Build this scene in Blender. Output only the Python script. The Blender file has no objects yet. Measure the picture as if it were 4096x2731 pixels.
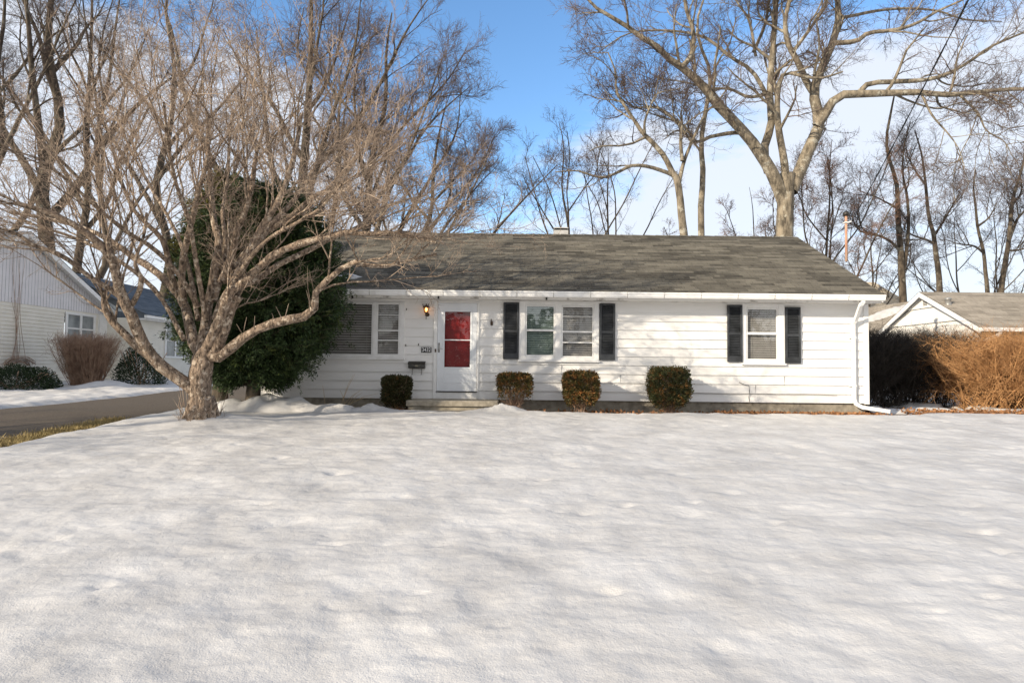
import bpy, math, random
import numpy as np
from mathutils import Vector, Matrix
random.seed(7)
C = bpy.context.scene.collection
PI = math.pi
# ------------------------------------------------------------------ camera
F = 2500.0; PITCH = math.radians(2.4); ROLL = math.radians(0.62); CAM = np.array([0.0, 0.0, 1.0])
fw = np.array([0, math.cos(PITCH), math.sin(PITCH)]); up0 = np.array([0, -math.sin(PITCH), math.cos(PITCH)]); rt0 = np.array([1.0, 0, 0])
RT = math.cos(ROLL)*rt0 + math.sin(ROLL)*up0; UP = -math.sin(ROLL)*rt0 + math.cos(ROLL)*up0
cam = bpy.data.cameras.new('camera'); co = bpy.data.objects.new('camera', cam); C.objects.link(co)
cam.sensor_width = 36.0; cam.lens = F/4096*36; cam.clip_start = 0.05; cam.clip_end = 3000
co.matrix_world = Matrix(((RT[0], UP[0], -fw[0], CAM[0]), (RT[1], UP[1], -fw[1], CAM[1]), (RT[2], UP[2], -fw[2], CAM[2]), (0, 0, 0, 1)))
bpy.context.scene.camera = co
def ray(px, py): return fw + RT*((px-2048)/F) - UP*((py-1365.5)/F)
def at(px, py, Y):
    d = ray(px, py); return CAM + d*(Y/d[1])
def atX(px, py, X):
    d = ray(px, py); return CAM + d*(X/d[0])
# ------------------------------------------------------------------ sun, sky, exposure
SAZ, SEL = math.radians(52), math.radians(21.5)
SUN = Vector((-math.sin(SAZ)*math.cos(SEL), -math.cos(SAZ)*math.cos(SEL), math.sin(SEL)))
sl = bpy.data.lights.new('sun', 'SUN'); sl.energy = 5.0; sl.angle = math.radians(0.5); sl.color = (1.0, 0.87, 0.69)
so = bpy.data.objects.new('sun', sl); C.objects.link(so); so.rotation_euler = SUN.to_track_quat('Z', 'Y').to_euler()
scn = bpy.context.scene
scn.view_settings.view_transform = 'Standard'; scn.view_settings.look = 'None'
scn.view_settings.exposure = 0.28; scn.view_settings.gamma = 1.0
scn.view_settings.use_curve_mapping = False
w = bpy.data.worlds.new('World'); scn.world = w; w.use_nodes = True
def build_world():
    nt = w.node_tree; n = nt.nodes; L = nt.links; n.clear()
    out = n.new('ShaderNodeOutputWorld'); bg = n.new('ShaderNodeBackground'); bg.inputs['Strength'].default_value = 0.15
    sky = n.new('ShaderNodeTexSky'); sky.sky_type = 'NISHITA'; sky.sun_disc = False
    sky.sun_elevation = SEL; sky.sun_rotation = math.atan2(SUN.x, SUN.y) % (2*PI)
    sky.air_density = 1.0; sky.dust_density = 0.3; sky.ozone_density = 2.5
    tc = n.new('ShaderNodeTexCoord'); sep = n.new('ShaderNodeSeparateXYZ'); L.new(tc.outputs['Generated'], sep.inputs[0])
    def m(op, a, b=None, clamp=False):
        k = n.new('ShaderNodeMath'); k.operation = op; k.use_clamp = clamp
        for i, v in enumerate((a, b)):
            if v is None: continue
            if isinstance(v, (int, float)): k.inputs[i].default_value = v
            else: L.new(v, k.inputs[i])
        return k.outputs[0]
    # cloud deck: project the direction on a plane high above
    zz = m('ADD', m('MAXIMUM', sep.outputs['Z'], 0.0), 0.16)
    u = m('DIVIDE', sep.outputs['X'], zz); v = m('DIVIDE', sep.outputs['Y'], zz)
    cmb = n.new('ShaderNodeCombineXYZ'); L.new(u, cmb.inputs[0]); L.new(v, cmb.inputs[1])
    nz = n.new('ShaderNodeTexNoise'); nz.inputs['Scale'].default_value = 1.5; nz.inputs['Detail'].default_value = 9; nz.inputs['Roughness'].default_value = 0.58
    nz.inputs['Distortion'].default_value = 0.5
    L.new(cmb.outputs[0], nz.inputs['Vector'])
    # fewer clouds in the clear lane north, slightly west of the house axis
    lane = m('MULTIPLY', m('SUBTRACT', m('ABSOLUTE', m('ADD', sep.outputs['X'], 0.06)), 0.12), 0.8)
    lane = m('MINIMUM', m('MAXIMUM', lane, -0.2), 0.12)
    low = m('MULTIPLY', m('SUBTRACT', 0.34, sep.outputs['Z']), 1.2)
    low = m('MINIMUM', m('MAXIMUM', low, -0.14), 0.13)
    west = m('MULTIPLY', m('MAXIMUM', m('SUBTRACT', -0.18, sep.outputs['X']), 0.0), 0.5)
    south_fill = m('MULTIPLY', m('MAXIMUM', m('SUBTRACT', 0.1, sep.outputs['Y']), 0.0), 0.9)  # unseen cloud bank behind the camera, added as fill light
    east = m('MINIMUM', m('MULTIPLY', m('MAXIMUM', m('SUBTRACT', sep.outputs['X'], 0.05), 0.0), 0.5), 0.11)
    s = m('ADD', m('ADD', m('ADD', nz.outputs['Fac'], lane), m('ADD', low, east)), m('ADD', west, south_fill))
    cr = n.new('ShaderNodeMapRange'); cr.interpolation_type = 'SMOOTHSTEP'; cr.inputs['From Min'].default_value = 0.52; cr.inputs['From Max'].default_value = 0.72
    cr.inputs['To Max'].default_value = 0.88
    L.new(s, cr.inputs['Value'])
    hs = n.new('ShaderNodeHueSaturation'); hs.inputs['Saturation'].default_value = 1.12; hs.inputs['Value'].default_value = 1.55; L.new(sky.outputs[0], hs.inputs['Color'])
    mx = n.new('ShaderNodeMix'); mx.data_type = 'RGBA'; 
    cc = n.new('ShaderNodeMix'); cc.data_type = 'RGBA'; cc.inputs['A'].default_value = (5.0, 5.2, 5.6, 1); cc.inputs['B'].default_value = (4.6, 4.5, 4.5, 1)
    L.new(m('MULTIPLY', m('SUBTRACT', 0.2, sep.outputs['Y']), 2.0, True), cc.inputs['Factor']); L.new(cc.outputs['Result'], mx.inputs['B'])
    L.new(cr.outputs[0], mx.inputs['Factor']); L.new(hs.outputs[0], mx.inputs['A'])
    L.new(mx.outputs['Result'], bg.inputs['Color']); L.new(bg.outputs[0], out.inputs['Surface'])
build_world()
# ------------------------------------------------------------------ object helpers
def tag(o, label=None, cat=None, group=None, kind=None):
    if label: o['label'] = label
    if cat: o['category'] = cat
    if group: o['group'] = group
    if kind: o['kind'] = kind
    return o
def thing(name, label, cat, loc=(0, 0, 0), group=None):
    o = bpy.data.objects.new(name, None); C.objects.link(o); o.location = loc; o.empty_display_size = .2
    return tag(o, label, cat, group)
def link_mesh(name, me, mat, parent=None, smooth=False):
    o = bpy.data.objects.new(name, me); C.objects.link(o)
    if mat: me.materials.append(mat)
    if smooth: me.polygons.foreach_set('use_smooth', [True]*len(me.polygons))
    if parent is not None:
        o.parent = parent
        off = Vector(parent.location)
        pp = parent.parent
        while pp is not None: off += Vector(pp.location); pp = pp.parent
        if parent.type == 'EMPTY' or True: me.transform(Matrix.Translation(-off))
    return o
def mesh_np(name, V, Q, mat, parent=None, smooth=False):
    V = np.asarray(V, dtype=np.float32).reshape(-1, 3); Q = np.asarray(Q, dtype=np.int32)
    k = Q.shape[1]; me = bpy.data.meshes.new(name)
    me.vertices.add(len(V)); me.vertices.foreach_set('co', V.ravel())
    me.loops.add(Q.size); me.loops.foreach_set('vertex_index', Q.ravel())
    me.polygons.add(len(Q)); me.polygons.foreach_set('loop_start', np.arange(len(Q), dtype=np.int32)*k)
    me.update(calc_edges=True)
    if smooth: me.polygons.foreach_set('use_smooth', np.ones(len(Q), dtype=bool))
    return link_mesh(name, me, mat, parent)
def build_each(mbs, *a, **k):
    return [m_.build(*a, **k) for m_ in mbs]
class MB:
    def __init__(s): s.v = []; s.f = []
    def quad(s, a, b, c, d):
        n = len(s.v); s.v += [tuple(a), tuple(b), tuple(c), tuple(d)]; s.f.append((n, n+1, n+2, n+3)); return s
    def poly(s, pts):
        n = len(s.v); s.v += [tuple(p) for p in pts]; s.f.append(tuple(range(n, n+len(pts)))); return s
    def box(s, x0, x1, y0, y1, z0, z1):
        n = len(s.v)
        s.v += [(x, y, z) for z in (z0, z1) for y in (y0, y1) for x in (x0, x1)]
        s.f += [tuple(n+i for i in q) for q in ((0, 2, 3, 1), (4, 5, 7, 6), (0, 1, 5, 4), (2, 6, 7, 3), (0, 4, 6, 2), (1, 3, 7, 5))]; return s
    def prism(s, pts, d):   # closed outline extruded by vector d
        n = len(s.v); k = len(pts)
        s.v += [tuple(p) for p in pts] + [tuple(np.array(p)+np.array(d)) for p in pts]
        s.f.append(tuple(range(n, n+k))); s.f.append(tuple(range(n+2*k-1, n+k-1, -1)))
        for i in range(k):
            j = (i+1) % k; s.f.append((n+i, n+k+i, n+k+j, n+j))
        return s
    def tube(s, pts, r, k=8, cap=True):
        pts = [Vector(p) for p in pts]; n0 = len(s.v); N = len(pts)
        rr = r if isinstance(r, (list, tuple)) else [r]*N
        ref = None
        for i, p in enumerate(pts):
            t = (pts[min(i+1, N-1)]-pts[max(i-1, 0)]).normalized()
            if ref is None: ref = t.orthogonal().normalized()
            u = (ref - t*ref.dot(t)).normalized(); ref = u; v = t.cross(u)
            for j in range(k):
                a = 2*PI*j/k; q = p + (u*math.cos(a)+v*math.sin(a))*rr[i]; s.v.append(tuple(q))
        for i in range(N-1):
            for j in range(k):
                a = n0+i*k+j; b = n0+i*k+(j+1) % k; s.f.append((a, b, b+k, a+k))
        if cap:
            s.f.append(tuple(n0+j for j in reversed(range(k)))); s.f.append(tuple(n0+(N-1)*k+j for j in range(k)))
        return s
    def lathe(s, cx, cy, prof, k=16):   # prof of (r, z)
        n0 = len(s.v)
        for r, z in prof:
            for j in range(k):
                a = 2*PI*j/k; s.v.append((cx+r*math.cos(a), cy+r*math.sin(a), z))
        for i in range(len(prof)-1):
            for j in range(k):
                a = n0+i*k+j; b = n0+i*k+(j+1) % k; s.f.append((a, b, b+k, a+k))
        return s
    def build(s, name, mat, parent=None, smooth=False, bevel=0):
        me = bpy.data.meshes.new(name); me.from_pydata(s.v, [], s.f); me.update()
        o = link_mesh(name, me, mat, parent, smooth)
        if bevel:
            b = o.modifiers.new('bevel', 'BEVEL'); b.width = bevel; b.segments = 2; b.limit_method = 'ANGLE'
        return o
# ------------------------------------------------------------------ materials
def newmat(name):
    m = bpy.data.materials.new(name); m.use_nodes = True; nt = m.node_tree
    return m, nt, nt.nodes['Principled BSDF'], nt.nodes, nt.links
def M(name, c1, c2=None, rough=0.7, scale=6, bump=0, bscale=None, detail=6, stretch=(1, 1, 1), pos=(0.35, 0.65), metallic=0, bdist=0.02, coord='Object', spec=0.5):
    m, nt, b, n, L = newmat(name); b.inputs['Roughness'].default_value = rough; b.inputs['Metallic'].default_value = metallic
    b.inputs['Specular IOR Level'].default_value = spec
    b.inputs['Base Color'].default_value = (*c1, 1)
    if c2 or bump:
        tc = n.new('ShaderNodeTexCoord'); mp = n.new('ShaderNodeMapping'); mp.inputs['Scale'].default_value = stretch; L.new(tc.outputs[coord], mp.inputs[0])
    if c2:
        nz = n.new('ShaderNodeTexNoise'); nz.inputs['Scale'].default_value = scale; nz.inputs['Detail'].default_value = detail; nz.inputs['Roughness'].default_value = 0.6; L.new(mp.outputs[0], nz.inputs['Vector'])
        cr = n.new('ShaderNodeValToRGB'); cr.color_ramp.elements[0].position = pos[0]; cr.color_ramp.elements[1].position = pos[1]
        cr.color_ramp.elements[0].color = (*c1, 1); cr.color_ramp.elements[1].color = (*c2, 1)
        L.new(nz.outputs['Fac'], cr.inputs[0]); L.new(cr.outputs[0], b.inputs['Base Color'])
    if bump:
        nb = n.new('ShaderNodeTexNoise'); nb.inputs['Scale'].default_value = bscale or scale*3; nb.inputs['Detail'].default_value = 5; L.new(mp.outputs[0], nb.inputs['Vector'])
        bp = n.new('ShaderNodeBump'); bp.inputs['Strength'].default_value = bump; bp.inputs['Distance'].default_value = bdist; L.new(nb.outputs['Fac'], bp.inputs['Height']); L.new(bp.outputs[0], b.inputs['Normal'])
    return m
def glass_mat(name, fac, tint=(1, 1, 1)):
    m, nt, b, n, L = newmat(name); n.remove(b); out = [x for x in n if x.type == 'OUTPUT_MATERIAL'][0]
    t = n.new('ShaderNodeBsdfTransparent'); t.inputs[0].default_value = (*tint, 1)
    g = n.new('ShaderNodeBsdfGlossy'); g.inputs['Roughness'].default_value = 0.02
    tc = n.new('ShaderNodeTexCoord'); nz = n.new('ShaderNodeTexNoise'); nz.inputs['Scale'].default_value = 2.2; L.new(tc.outputs['Object'], nz.inputs['Vector'])
    bp = n.new('ShaderNodeBump'); bp.inputs['Strength'].default_value = 0.25; bp.inputs['Distance'].default_value = 0.02; L.new(nz.outputs['Fac'], bp.inputs['Height']); L.new(bp.outputs[0], g.inputs['Normal'])
    mx = n.new('ShaderNodeMixShader'); mx.inputs[0].default_value = fac
    L.new(t.outputs[0], mx.inputs[1]); L.new(g.outputs[0], mx.inputs[2]); L.new(mx.outputs[0], out.inputs[0]); return m
def snow_mat():
    m, nt, b, n, L = newmat('snow'); b.inputs['Roughness'].default_value = 0.55; b.inputs['Specular IOR Level'].default_value = 0.25
    tc = n.new('ShaderNodeTexCoord')
    a = n.new('ShaderNodeTexNoise'); a.inputs['Scale'].default_value = 1.3; a.inputs['Detail'].default_value = 8; a.inputs['Roughness'].default_value = .65; L.new(tc.outputs['Object'], a.inputs['Vector'])
    cr = n.new('ShaderNodeValToRGB'); cr.color_ramp.elements[0].position = .3; cr.color_ramp.elements[1].position = .65
    cr.color_ramp.elements[0].color = (.46, .45, .435, 1); cr.color_ramp.elements[1].color = (.66, .65, .63, 1); L.new(a.outputs['Fac'], cr.inputs[0]); L.new(cr.outputs[0], b.inputs['Base Color'])
    h = None
    for sc, d, s in ((5, .05, .35), (22, .010, .5), (110, .004, .8)):
        z = n.new('ShaderNodeTexNoise'); z.inputs['Scale'].default_value = sc; z.inputs['Detail'].default_value = 5; L.new(tc.outputs['Object'], z.inputs['Vector'])
        bp = n.new('ShaderNodeBump'); bp.inputs['Strength'].default_value = s; bp.inputs['Distance'].default_value = d; L.new(z.outputs['Fac'], bp.inputs['Height'])
        if h: L.new(h.outputs[0], bp.inputs['Normal'])
        h = bp
    L.new(h.outputs[0], b.inputs['Normal']); return m
SNOW = snow_mat()
def roof_mat(name, cA, cB, rot=0):
    m, nt, b, n, L = newmat(name); b.inputs['Roughness'].default_value = .9; b.inputs['Specular IOR Level'].default_value = .2
    g = n.new('ShaderNodeNewGeometry'); sp = n.new('ShaderNodeSeparateXYZ'); L.new(g.outputs['Position'], sp.inputs[0])
    cb = n.new('ShaderNodeCombineXYZ')
    if rot: L.new(sp.outputs['Y'], cb.inputs[0]); L.new(sp.outputs['X'], cb.inputs[1])
    else: L.new(sp.outputs['X'], cb.inputs[0]); L.new(sp.outputs['Y'], cb.inputs[1])
    cols = []
    for wd, mo in ((.55, 0), (.23, 0), (.3, .012)):
        br = n.new('ShaderNodeTexBrick'); br.inputs['Scale'].default_value = 1; br.inputs['Brick Width'].default_value = wd; br.inputs['Row Height'].default_value = ROWY
        br.inputs['Mortar Size'].default_value = mo*.35; br.inputs['Mortar Smooth'].default_value = 0; br.offset = .37; br.squash = 1.3; br.squash_frequency = 3
        br.inputs['Color1'].default_value = (0, 0, 0, 1); br.inputs['Color2'].default_value = (1, 1, 1, 1); br.inputs['Mortar'].default_value = (0, 0, 0, 1)
        if mo: br.inputs['Color1'].default_value = (1, 1, 1, 1); br.inputs['Mortar'].default_value = (.45, .45, .45, 1)
        L.new(cb.outputs[0], br.inputs['Vector']); cols.append(br)
    ad = n.new('ShaderNodeMath'); ad.operation = 'MULTIPLY_ADD'; L.new(cols[0].outputs[0], ad.inputs[0]); ad.inputs[1].default_value = .6
    m2 = n.new('ShaderNodeMath'); m2.operation = 'MULTIPLY'; L.new(cols[1].outputs[0], m2.inputs[0]); m2.inputs[1].default_value = .3; L.new(m2.outputs[0], ad.inputs[2])
    nz = n.new('ShaderNodeTexNoise'); nz.inputs['Scale'].default_value = 90; nz.inputs['Detail'].default_value = 3; L.new(g.outputs['Position'], nz.inputs['Vector'])
    nz2 = n.new('ShaderNodeTexNoise'); nz2.inputs['Scale'].default_value = .8; nz2.inputs['Detail'].default_value = 4; L.new(g.outputs['Position'], nz2.inputs['Vector'])
    a2 = n.new('ShaderNodeMath'); a2.operation = 'MULTIPLY_ADD'; L.new(nz.outputs['Fac'], a2.inputs[0]); a2.inputs[1].default_value = .5; L.new(ad.outputs[0], a2.inputs[2])
    a3 = n.new('ShaderNodeMath'); a3.operation = 'MULTIPLY_ADD'; L.new(nz2.outputs['Fac'], a3.inputs[0]); a3.inputs[1].default_value = .5; L.new(a2.outputs[0], a3.inputs[2])
    cr = n.new('ShaderNodeValToRGB'); cr.color_ramp.elements[0].position = .35; cr.color_ramp.elements[1].position = 1.25 if False else 1.0
    cr.color_ramp.elements[0].color = (*cA, 1); cr.color_ramp.elements[1].color = (*cB, 1)
    s = n.new('ShaderNodeMath'); s.operation = 'MULTIPLY'; s.inputs[1].default_value = .72; L.new(a3.outputs[0], s.inputs[0]); L.new(s.outputs[0], cr.inputs[0])
    mm = n.new('ShaderNodeMix'); mm.data_type = 'RGBA'; mm.blend_type = 'MULTIPLY'; mm.inputs['Factor'].default_value = 1; L.new(cr.outputs[0], mm.inputs['A']); L.new(cols[2].outputs[0], mm.inputs['B'])
    L.new(mm.outputs['Result'], b.inputs['Base Color'])
    bp = n.new('ShaderNodeBump'); bp.inputs['Strength'].default_value = .4; bp.inputs['Distance'].default_value = .004; L.new(nz.outputs['Fac'], bp.inputs['Height']); L.new(bp.outputs[0], b.inputs['Normal'])
    return m
ROWY = 0.1245
SHINGLE = roof_mat('shingles', (.052, .047, .038), (.190, .174, .140))
SHINGLE_BLUE = roof_mat('blue_grey_shingles', (.07, .09, .115), (.15, .18, .215), 1)
SHINGLE_TAN = roof_mat('tan_grey_shingles', (.22, .195, .16), (.38, .34, .285))
WHITE = M('white_siding', (.76, .75, .72), (.82, .815, .80), .45, 1.6, .08, 30, stretch=(.5, 1, 3))
TRIM = M('white_trim', (.74, .74, .72), (.82, .82, .81), .4, 5, .05, 40)
GUTTER = M('white_gutter', (.66, .65, .62), (.84, .84, .83), .3, 3, .1, 12, pos=(.3, .5))
SOFFIT = M('soffit', (.30, .28, .25), (.70, .68, .64), .6, 2.6, .1, 20, pos=(.34, .44), detail=10)
CREAM = M('cream_siding', (.72, .69, .60), (.79, .76, .68), .6, 2, .05, 20)
LILAC = M('pale_siding', (.70, .69, .71), (.78, .77, .79), .6, 2, .05, 20)
BEIGE = M('beige_siding', (.72, .70, .65), (.80, .78, .73), .7, 3, .05, 20)
BLACK = M('shutter_paint', (.018, .02, .022), (.05, .055, .062), .5, 4, .1, 40)
IRON = M('dark_metal', (.02, .018, .016), (.05, .045, .038), .45, 20, .1, 60, metallic=.4)
BRONZE = M('aged_bronze', (.05, .03, .02), (.12, .08, .05), .45, 25, .1, 60, metallic=.5)
DOORW = M('door_paint', (.70, .73, .76), (.76, .79, .82), .35, 3, .03, 20)
RED = M('red_door', (.16, .002, .003), (.22, .004, .004), .4, 3)
BLIND = M('blind', (.27, .26, .24), (.34, .33, .31), .6, 5)
DARK = M('interior', (.03, .028, .026), (.05, .045, .04), .9, 3)
CONC = M('concrete', (.22, .195, .155), (.38, .34, .27), .9, 9, .35, 60, bdist=.01)
SOIL = M('soil', (.035, .022, .014), (.13, .075, .04), .95, 14, .8, 30, bdist=.03)
LEAFL = M('leaf_litter', (.11, .045, .018), (.42, .21, .09), .8, 9, 0)
GLASS = glass_mat('window_glass', .08); GLASS_SKY = glass_mat('reflective_glass', .22, (.82, .95, .93)); GLASS_DOOR = glass_mat('storm_glass', .065)
def asphalt():
    m = M('asphalt', (.045, .035, .025), (.13, .10, .068), .9, 30, .5, 160, bdist=.006, pos=(.3, .7)); return m
ASPH = asphalt()
def bark(name, a, b_, c=None, scale=9, stretch=(1, 1, .35), bump=.8, bd=.02, spot=.56):
    m, nt, b, n, L = newmat(name); b.inputs['Roughness'].default_value = .85; b.inputs['Specular IOR Level'].default_value = .25
    tc = n.new('ShaderNodeTexCoord'); mp = n.new('ShaderNodeMapping'); mp.inputs['Scale'].default_value = stretch; L.new(tc.outputs['Object'], mp.inputs[0])
    nz = n.new('ShaderNodeTexNoise'); nz.inputs['Scale'].default_value = scale; nz.inputs['Detail'].default_value = 8; nz.inputs['Roughness'].default_value = .65; L.new(mp.outputs[0], nz.inputs['Vector'])
    cr = n.new('ShaderNodeValToRGB'); e = cr.color_ramp.elements; e[0].position = .36; e[1].position = .6; e[0].color = (*a, 1); e[1].color = (*b_, 1); L.new(nz.outputs['Fac'], cr.inputs[0]); last = cr.outputs[0]
    if c:
        n2 = n.new('ShaderNodeTexNoise'); n2.inputs['Scale'].default_value = scale*.5; n2.inputs['Detail'].default_value = 9; n2.inputs['Roughness'].default_value = .7; L.new(tc.outputs['Object'], n2.inputs['Vector'])
        r2 = n.new('ShaderNodeMapRange'); r2.inputs['From Min'].default_value = spot; r2.inputs['From Max'].default_value = spot+.05; L.new(n2.outputs['Fac'], r2.inputs['Value'])
        mx = n.new('ShaderNodeMix'); mx.data_type = 'RGBA'; mx.inputs['B'].default_value = (*c, 1); L.new(r2.outputs[0], mx.inputs['Factor']); L.new(last, mx.inputs['A']); last = mx.outputs['Result']
    L.new(last, b.inputs['Base Color'])
    if bump:
        bp = n.new('ShaderNodeBump'); bp.inputs['Strength'].default_value = bump; bp.inputs['Distance'].default_value = bd; L.new(nz.outputs['Fac'], bp.inputs['Height']); L.new(bp.outputs[0], b.inputs['Normal'])
    return m
BARK_MAPLE = bark('mottled_bark', (.06, .044, .032), (.40, .30, .22), (.62, .52, .41), 24, bd=.07, bump=1.0, spot=.54)
TWIG_MAPLE = bark('pale_twigs', (.14, .102, .075), (.46, .36, .275), None, 3, (1, 1, 1), 0)
BARK_GREY = bark('grey_bark', (.075, .064, .048), (.29, .245, .18), (.36, .335, .27), 4.5, bd=.08, bump=1)
TWIG_GREY = bark('grey_twigs', (.085, .062, .052), (.19, .145, .12), None, 1, (1, 1, 1), 0)
BARK_DARK = bark('dark_bark', (.028, .022, .017), (.125, .10, .072), (.17, .155, .12), 4, bd=.05)
TWIG_DARK = bark('dark_twigs', (.045, .032, .027), (.12, .088, .073), None, 1, (1, 1, 1), 0)
TWIG_RUST = bark('rusty_twigs', (.13, .075, .05), (.26, .16, .11), None, 1, (1, 1, 1), 0)
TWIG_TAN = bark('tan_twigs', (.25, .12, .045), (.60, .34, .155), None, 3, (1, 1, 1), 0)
TWIG_BROWN = bark('brown_twigs', (.22, .14, .10), (.42, .29, .21), None, 4, (1, 1, 1), 0)
TWIG_SHADED = bark('shaded_hedge_twigs', (.025, .022, .018), (.07, .06, .05), None, 4, (1, 1, 1), 0)  # shade of the house painted into the twigs, darkened twin of the tan hedge
def foliage(name, a, b_, c=None, scale=3, cpos=.6):
    m, nt, b, n, L = newmat(name); b.inputs['Roughness'].default_value = .6; b.inputs['Specular IOR Level'].default_value = .3
    tc = n.new('ShaderNodeTexCoord')
    nz = n.new('ShaderNodeTexNoise'); nz.inputs['Scale'].default_value = scale*8; nz.inputs['Detail'].default_value = 2; L.new(tc.outputs['Object'], nz.inputs['Vector'])
    cr = n.new('ShaderNodeValToRGB'); e = cr.color_ramp.elements; e[0].position = .38; e[1].position = .62; e[0].color = (*a, 1); e[1].color = (*b_, 1); L.new(nz.outputs['Fac'], cr.inputs[0]); last = cr.outputs[0]
    if c:
        n2 = n.new('ShaderNodeTexNoise'); n2.inputs['Scale'].default_value = scale; n2.inputs['Detail'].default_value = 6; n2.inputs['Roughness'].default_value = .75; L.new(tc.outputs['Object'], n2.inputs['Vector'])
        r2 = n.new('ShaderNodeMapRange'); r2.inputs['From Min'].default_value = cpos-.05; r2.inputs['From Max'].default_value = cpos+.06; L.new(n2.outputs['Fac'], r2.inputs['Value'])
        mx = n.new('ShaderNodeMix'); mx.data_type = 'RGBA'; mx.inputs['B'].default_value = (*c, 1); L.new(r2.outputs[0], mx.inputs['Factor']); L.new(last, mx.inputs['A']); last = mx.outputs['Result']
    L.new(last, b.inputs['Base Color'])
    return m
CONIFER = foliage('conifer_foliage', (.014, .030, .010), (.055, .090, .026), (.10, .12, .03), 2, .6)
CONIFER_Y = foliage('yellowish_conifer_foliage', (.03, .045, .014), (.09, .10, .025), (.17, .15, .03), 2, .52)
YEW = foliage('yew_leaves', (.022, .030, .010), (.12, .10, .03), (.30, .13, .04), 9, .54)
YEW_G = foliage('green_yew_leaves', (.018, .028, .010), (.08, .085, .028), (.26, .12, .035), 7, .56)
YEW_D = foliage('dark_yew_leaves', (.015, .024, .009), (.07, .06, .02), (.16, .08, .025), 9, .6)
RHODO = foliage('dark_evergreen_leaves', (.012, .025, .010), (.035, .06, .022), None, 4)
# ------------------------------------------------------------------ numpy noise + vector growth
def perlin(x, y, seed=0):
    rs = np.random.RandomState(seed); tab = rs.rand(256, 256)*2*PI
    xi = np.floor(x).astype(int); yi = np.floor(y).astype(int); xf = x-xi; yf = y-yi
    s = lambda t: t*t*t*(t*(t*6-15)+10)
    def gr(ix, iy, dx, dy):
        a = tab[ix & 255, iy & 255]; return np.cos(a)*dx+np.sin(a)*dy
    u = s(xf); v = s(yf)
    a = gr(xi, yi, xf, yf); b = gr(xi+1, yi, xf-1, yf); c = gr(xi, yi+1, xf, yf-1); d = gr(xi+1, yi+1, xf-1, yf-1)
    return (a*(1-u)+b*u)*(1-v)+(c*(1-u)+d*u)*v
def norm(a): return a/np.maximum(np.linalg.norm(a, axis=-1, keepdims=True), 1e-9)
def tubes(P, R, k):
    N, n, _ = P.shape; T = np.gradient(P, axis=1); T = norm(T)
    avg = norm(P[:, -1]-P[:, 0]); ref = np.where(np.abs(avg[:, 2:3]) > .8, np.array([[1., 0.1, 0]]), np.array([[0, 0.1, 1.]]))
    U = norm(np.cross(T, ref[:, None, :])); W = np.cross(T, U)
    a = np.arange(k)*2*PI/k
    V = P[:, :, None, :] + (U[:, :, None, :]*np.cos(a)[None, None, :, None] + W[:, :, None, :]*np.sin(a)[None, None, :, None])*R[:, :, None, None]
    base = (np.arange(N)*n*k)[:, None, None] + (np.arange(n-1)*k)[None, :, None]
    j = np.arange(k)[None, None, :]; j2 = (j+1) % k
    Q = np.stack([base+j, base+j2, base+k+j2, base+k+j], -1).reshape(-1, 4)
    return V.reshape(-1, 3), Q
def join(parts):
    Vs, Qs, o = [], [], 0
    for V, Q in parts: Vs.append(V); Qs.append(Q+o); o += len(V)
    return np.concatenate(Vs), np.concatenate(Qs)
def spawn(rng, P, R, count, tmin, tmax, L, Lt, ang, asd, up, n, rr, rmin, rmax, wander, grav=0.0, wy=1.0, zmin=-9):
    """children of every branch in P: count each, between tmin..tmax; L length, Lt how much shorter at the tip"""
    N, m, _ = P.shape; M_ = N*count
    t = (np.arange(count)[None, :]+rng.rand(N, count))/count*(tmax-tmin)+tmin
    idx = t*(m-1); i0 = np.clip(np.floor(idx).astype(int), 0, m-2); fr = (idx-i0)[..., None]
    ar = np.arange(N)[:, None]
    pos = P[ar, i0]*(1-fr)+P[ar, i0+1]*fr; T = norm(P[ar, i0+1]-P[ar, i0]); r0 = R[ar, i0]*(1-fr[..., 0])+R[ar, i0+1]*fr[..., 0]
    pos = pos.reshape(M_, 3); T = T.reshape(M_, 3); r0 = r0.reshape(M_); t = t.reshape(M_)
    rv = norm(rng.randn(M_, 3)*np.array([1, wy, 1])); S = norm(rv - T*np.sum(rv*T, -1, keepdims=True))
    th = np.radians(ang+asd*rng.randn(M_))[:, None]
    d = T*np.cos(th)+S*np.sin(th); d[:, 2] += up; d[:, 2] = np.maximum(d[:, 2], zmin); d = norm(d)
    ln = L*(1-Lt*(t-tmin)/(tmax-tmin+1e-6))*(.55+.75*rng.rand(M_))
    pts = [pos]; cur = d
    for q in range(n-1):
        pts.append(pts[-1]+cur*(ln/(n-1))[:, None])
        cur = cur + wander*rng.randn(M_, 3); cur[:, 2] += grav; cur = norm(cur)
    PP = np.stack(pts, 1); rs = np.clip(np.minimum(r0*.85, r0*rr*(.7+.6*rng.rand(M_))), rmin, rmax)
    RR = rs[:, None]*np.linspace(1, .35, n)[None, :]
    return PP, RR
def resample(pts, rad, n):
    pts = np.array(pts, float); rad = np.array(rad, float); seg = np.r_[0, np.cumsum(np.linalg.norm(np.diff(pts, axis=0), axis=1))]
    P = np.vstack([2*pts[0]-pts[1], pts, 2*pts[-1]-pts[-2]])
    s = np.linspace(0, seg[-1], n); out = []
    for v in s:
        i = min(np.searchsorted(seg, v, side='right')-1, len(pts)-2); t = (v-seg[i])/max(seg[i+1]-seg[i], 1e-9)
        p0, p1, p2, p3 = P[i], P[i+1], P[i+2], P[i+3]
        out.append(.5*((2*p1)+(-p0+p2)*t+(2*p0-5*p1+4*p2-p3)*t*t+(-p0+3*p1-3*p2+p3)*t**3))
    return np.array(out), np.interp(s, seg, rad)
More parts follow.
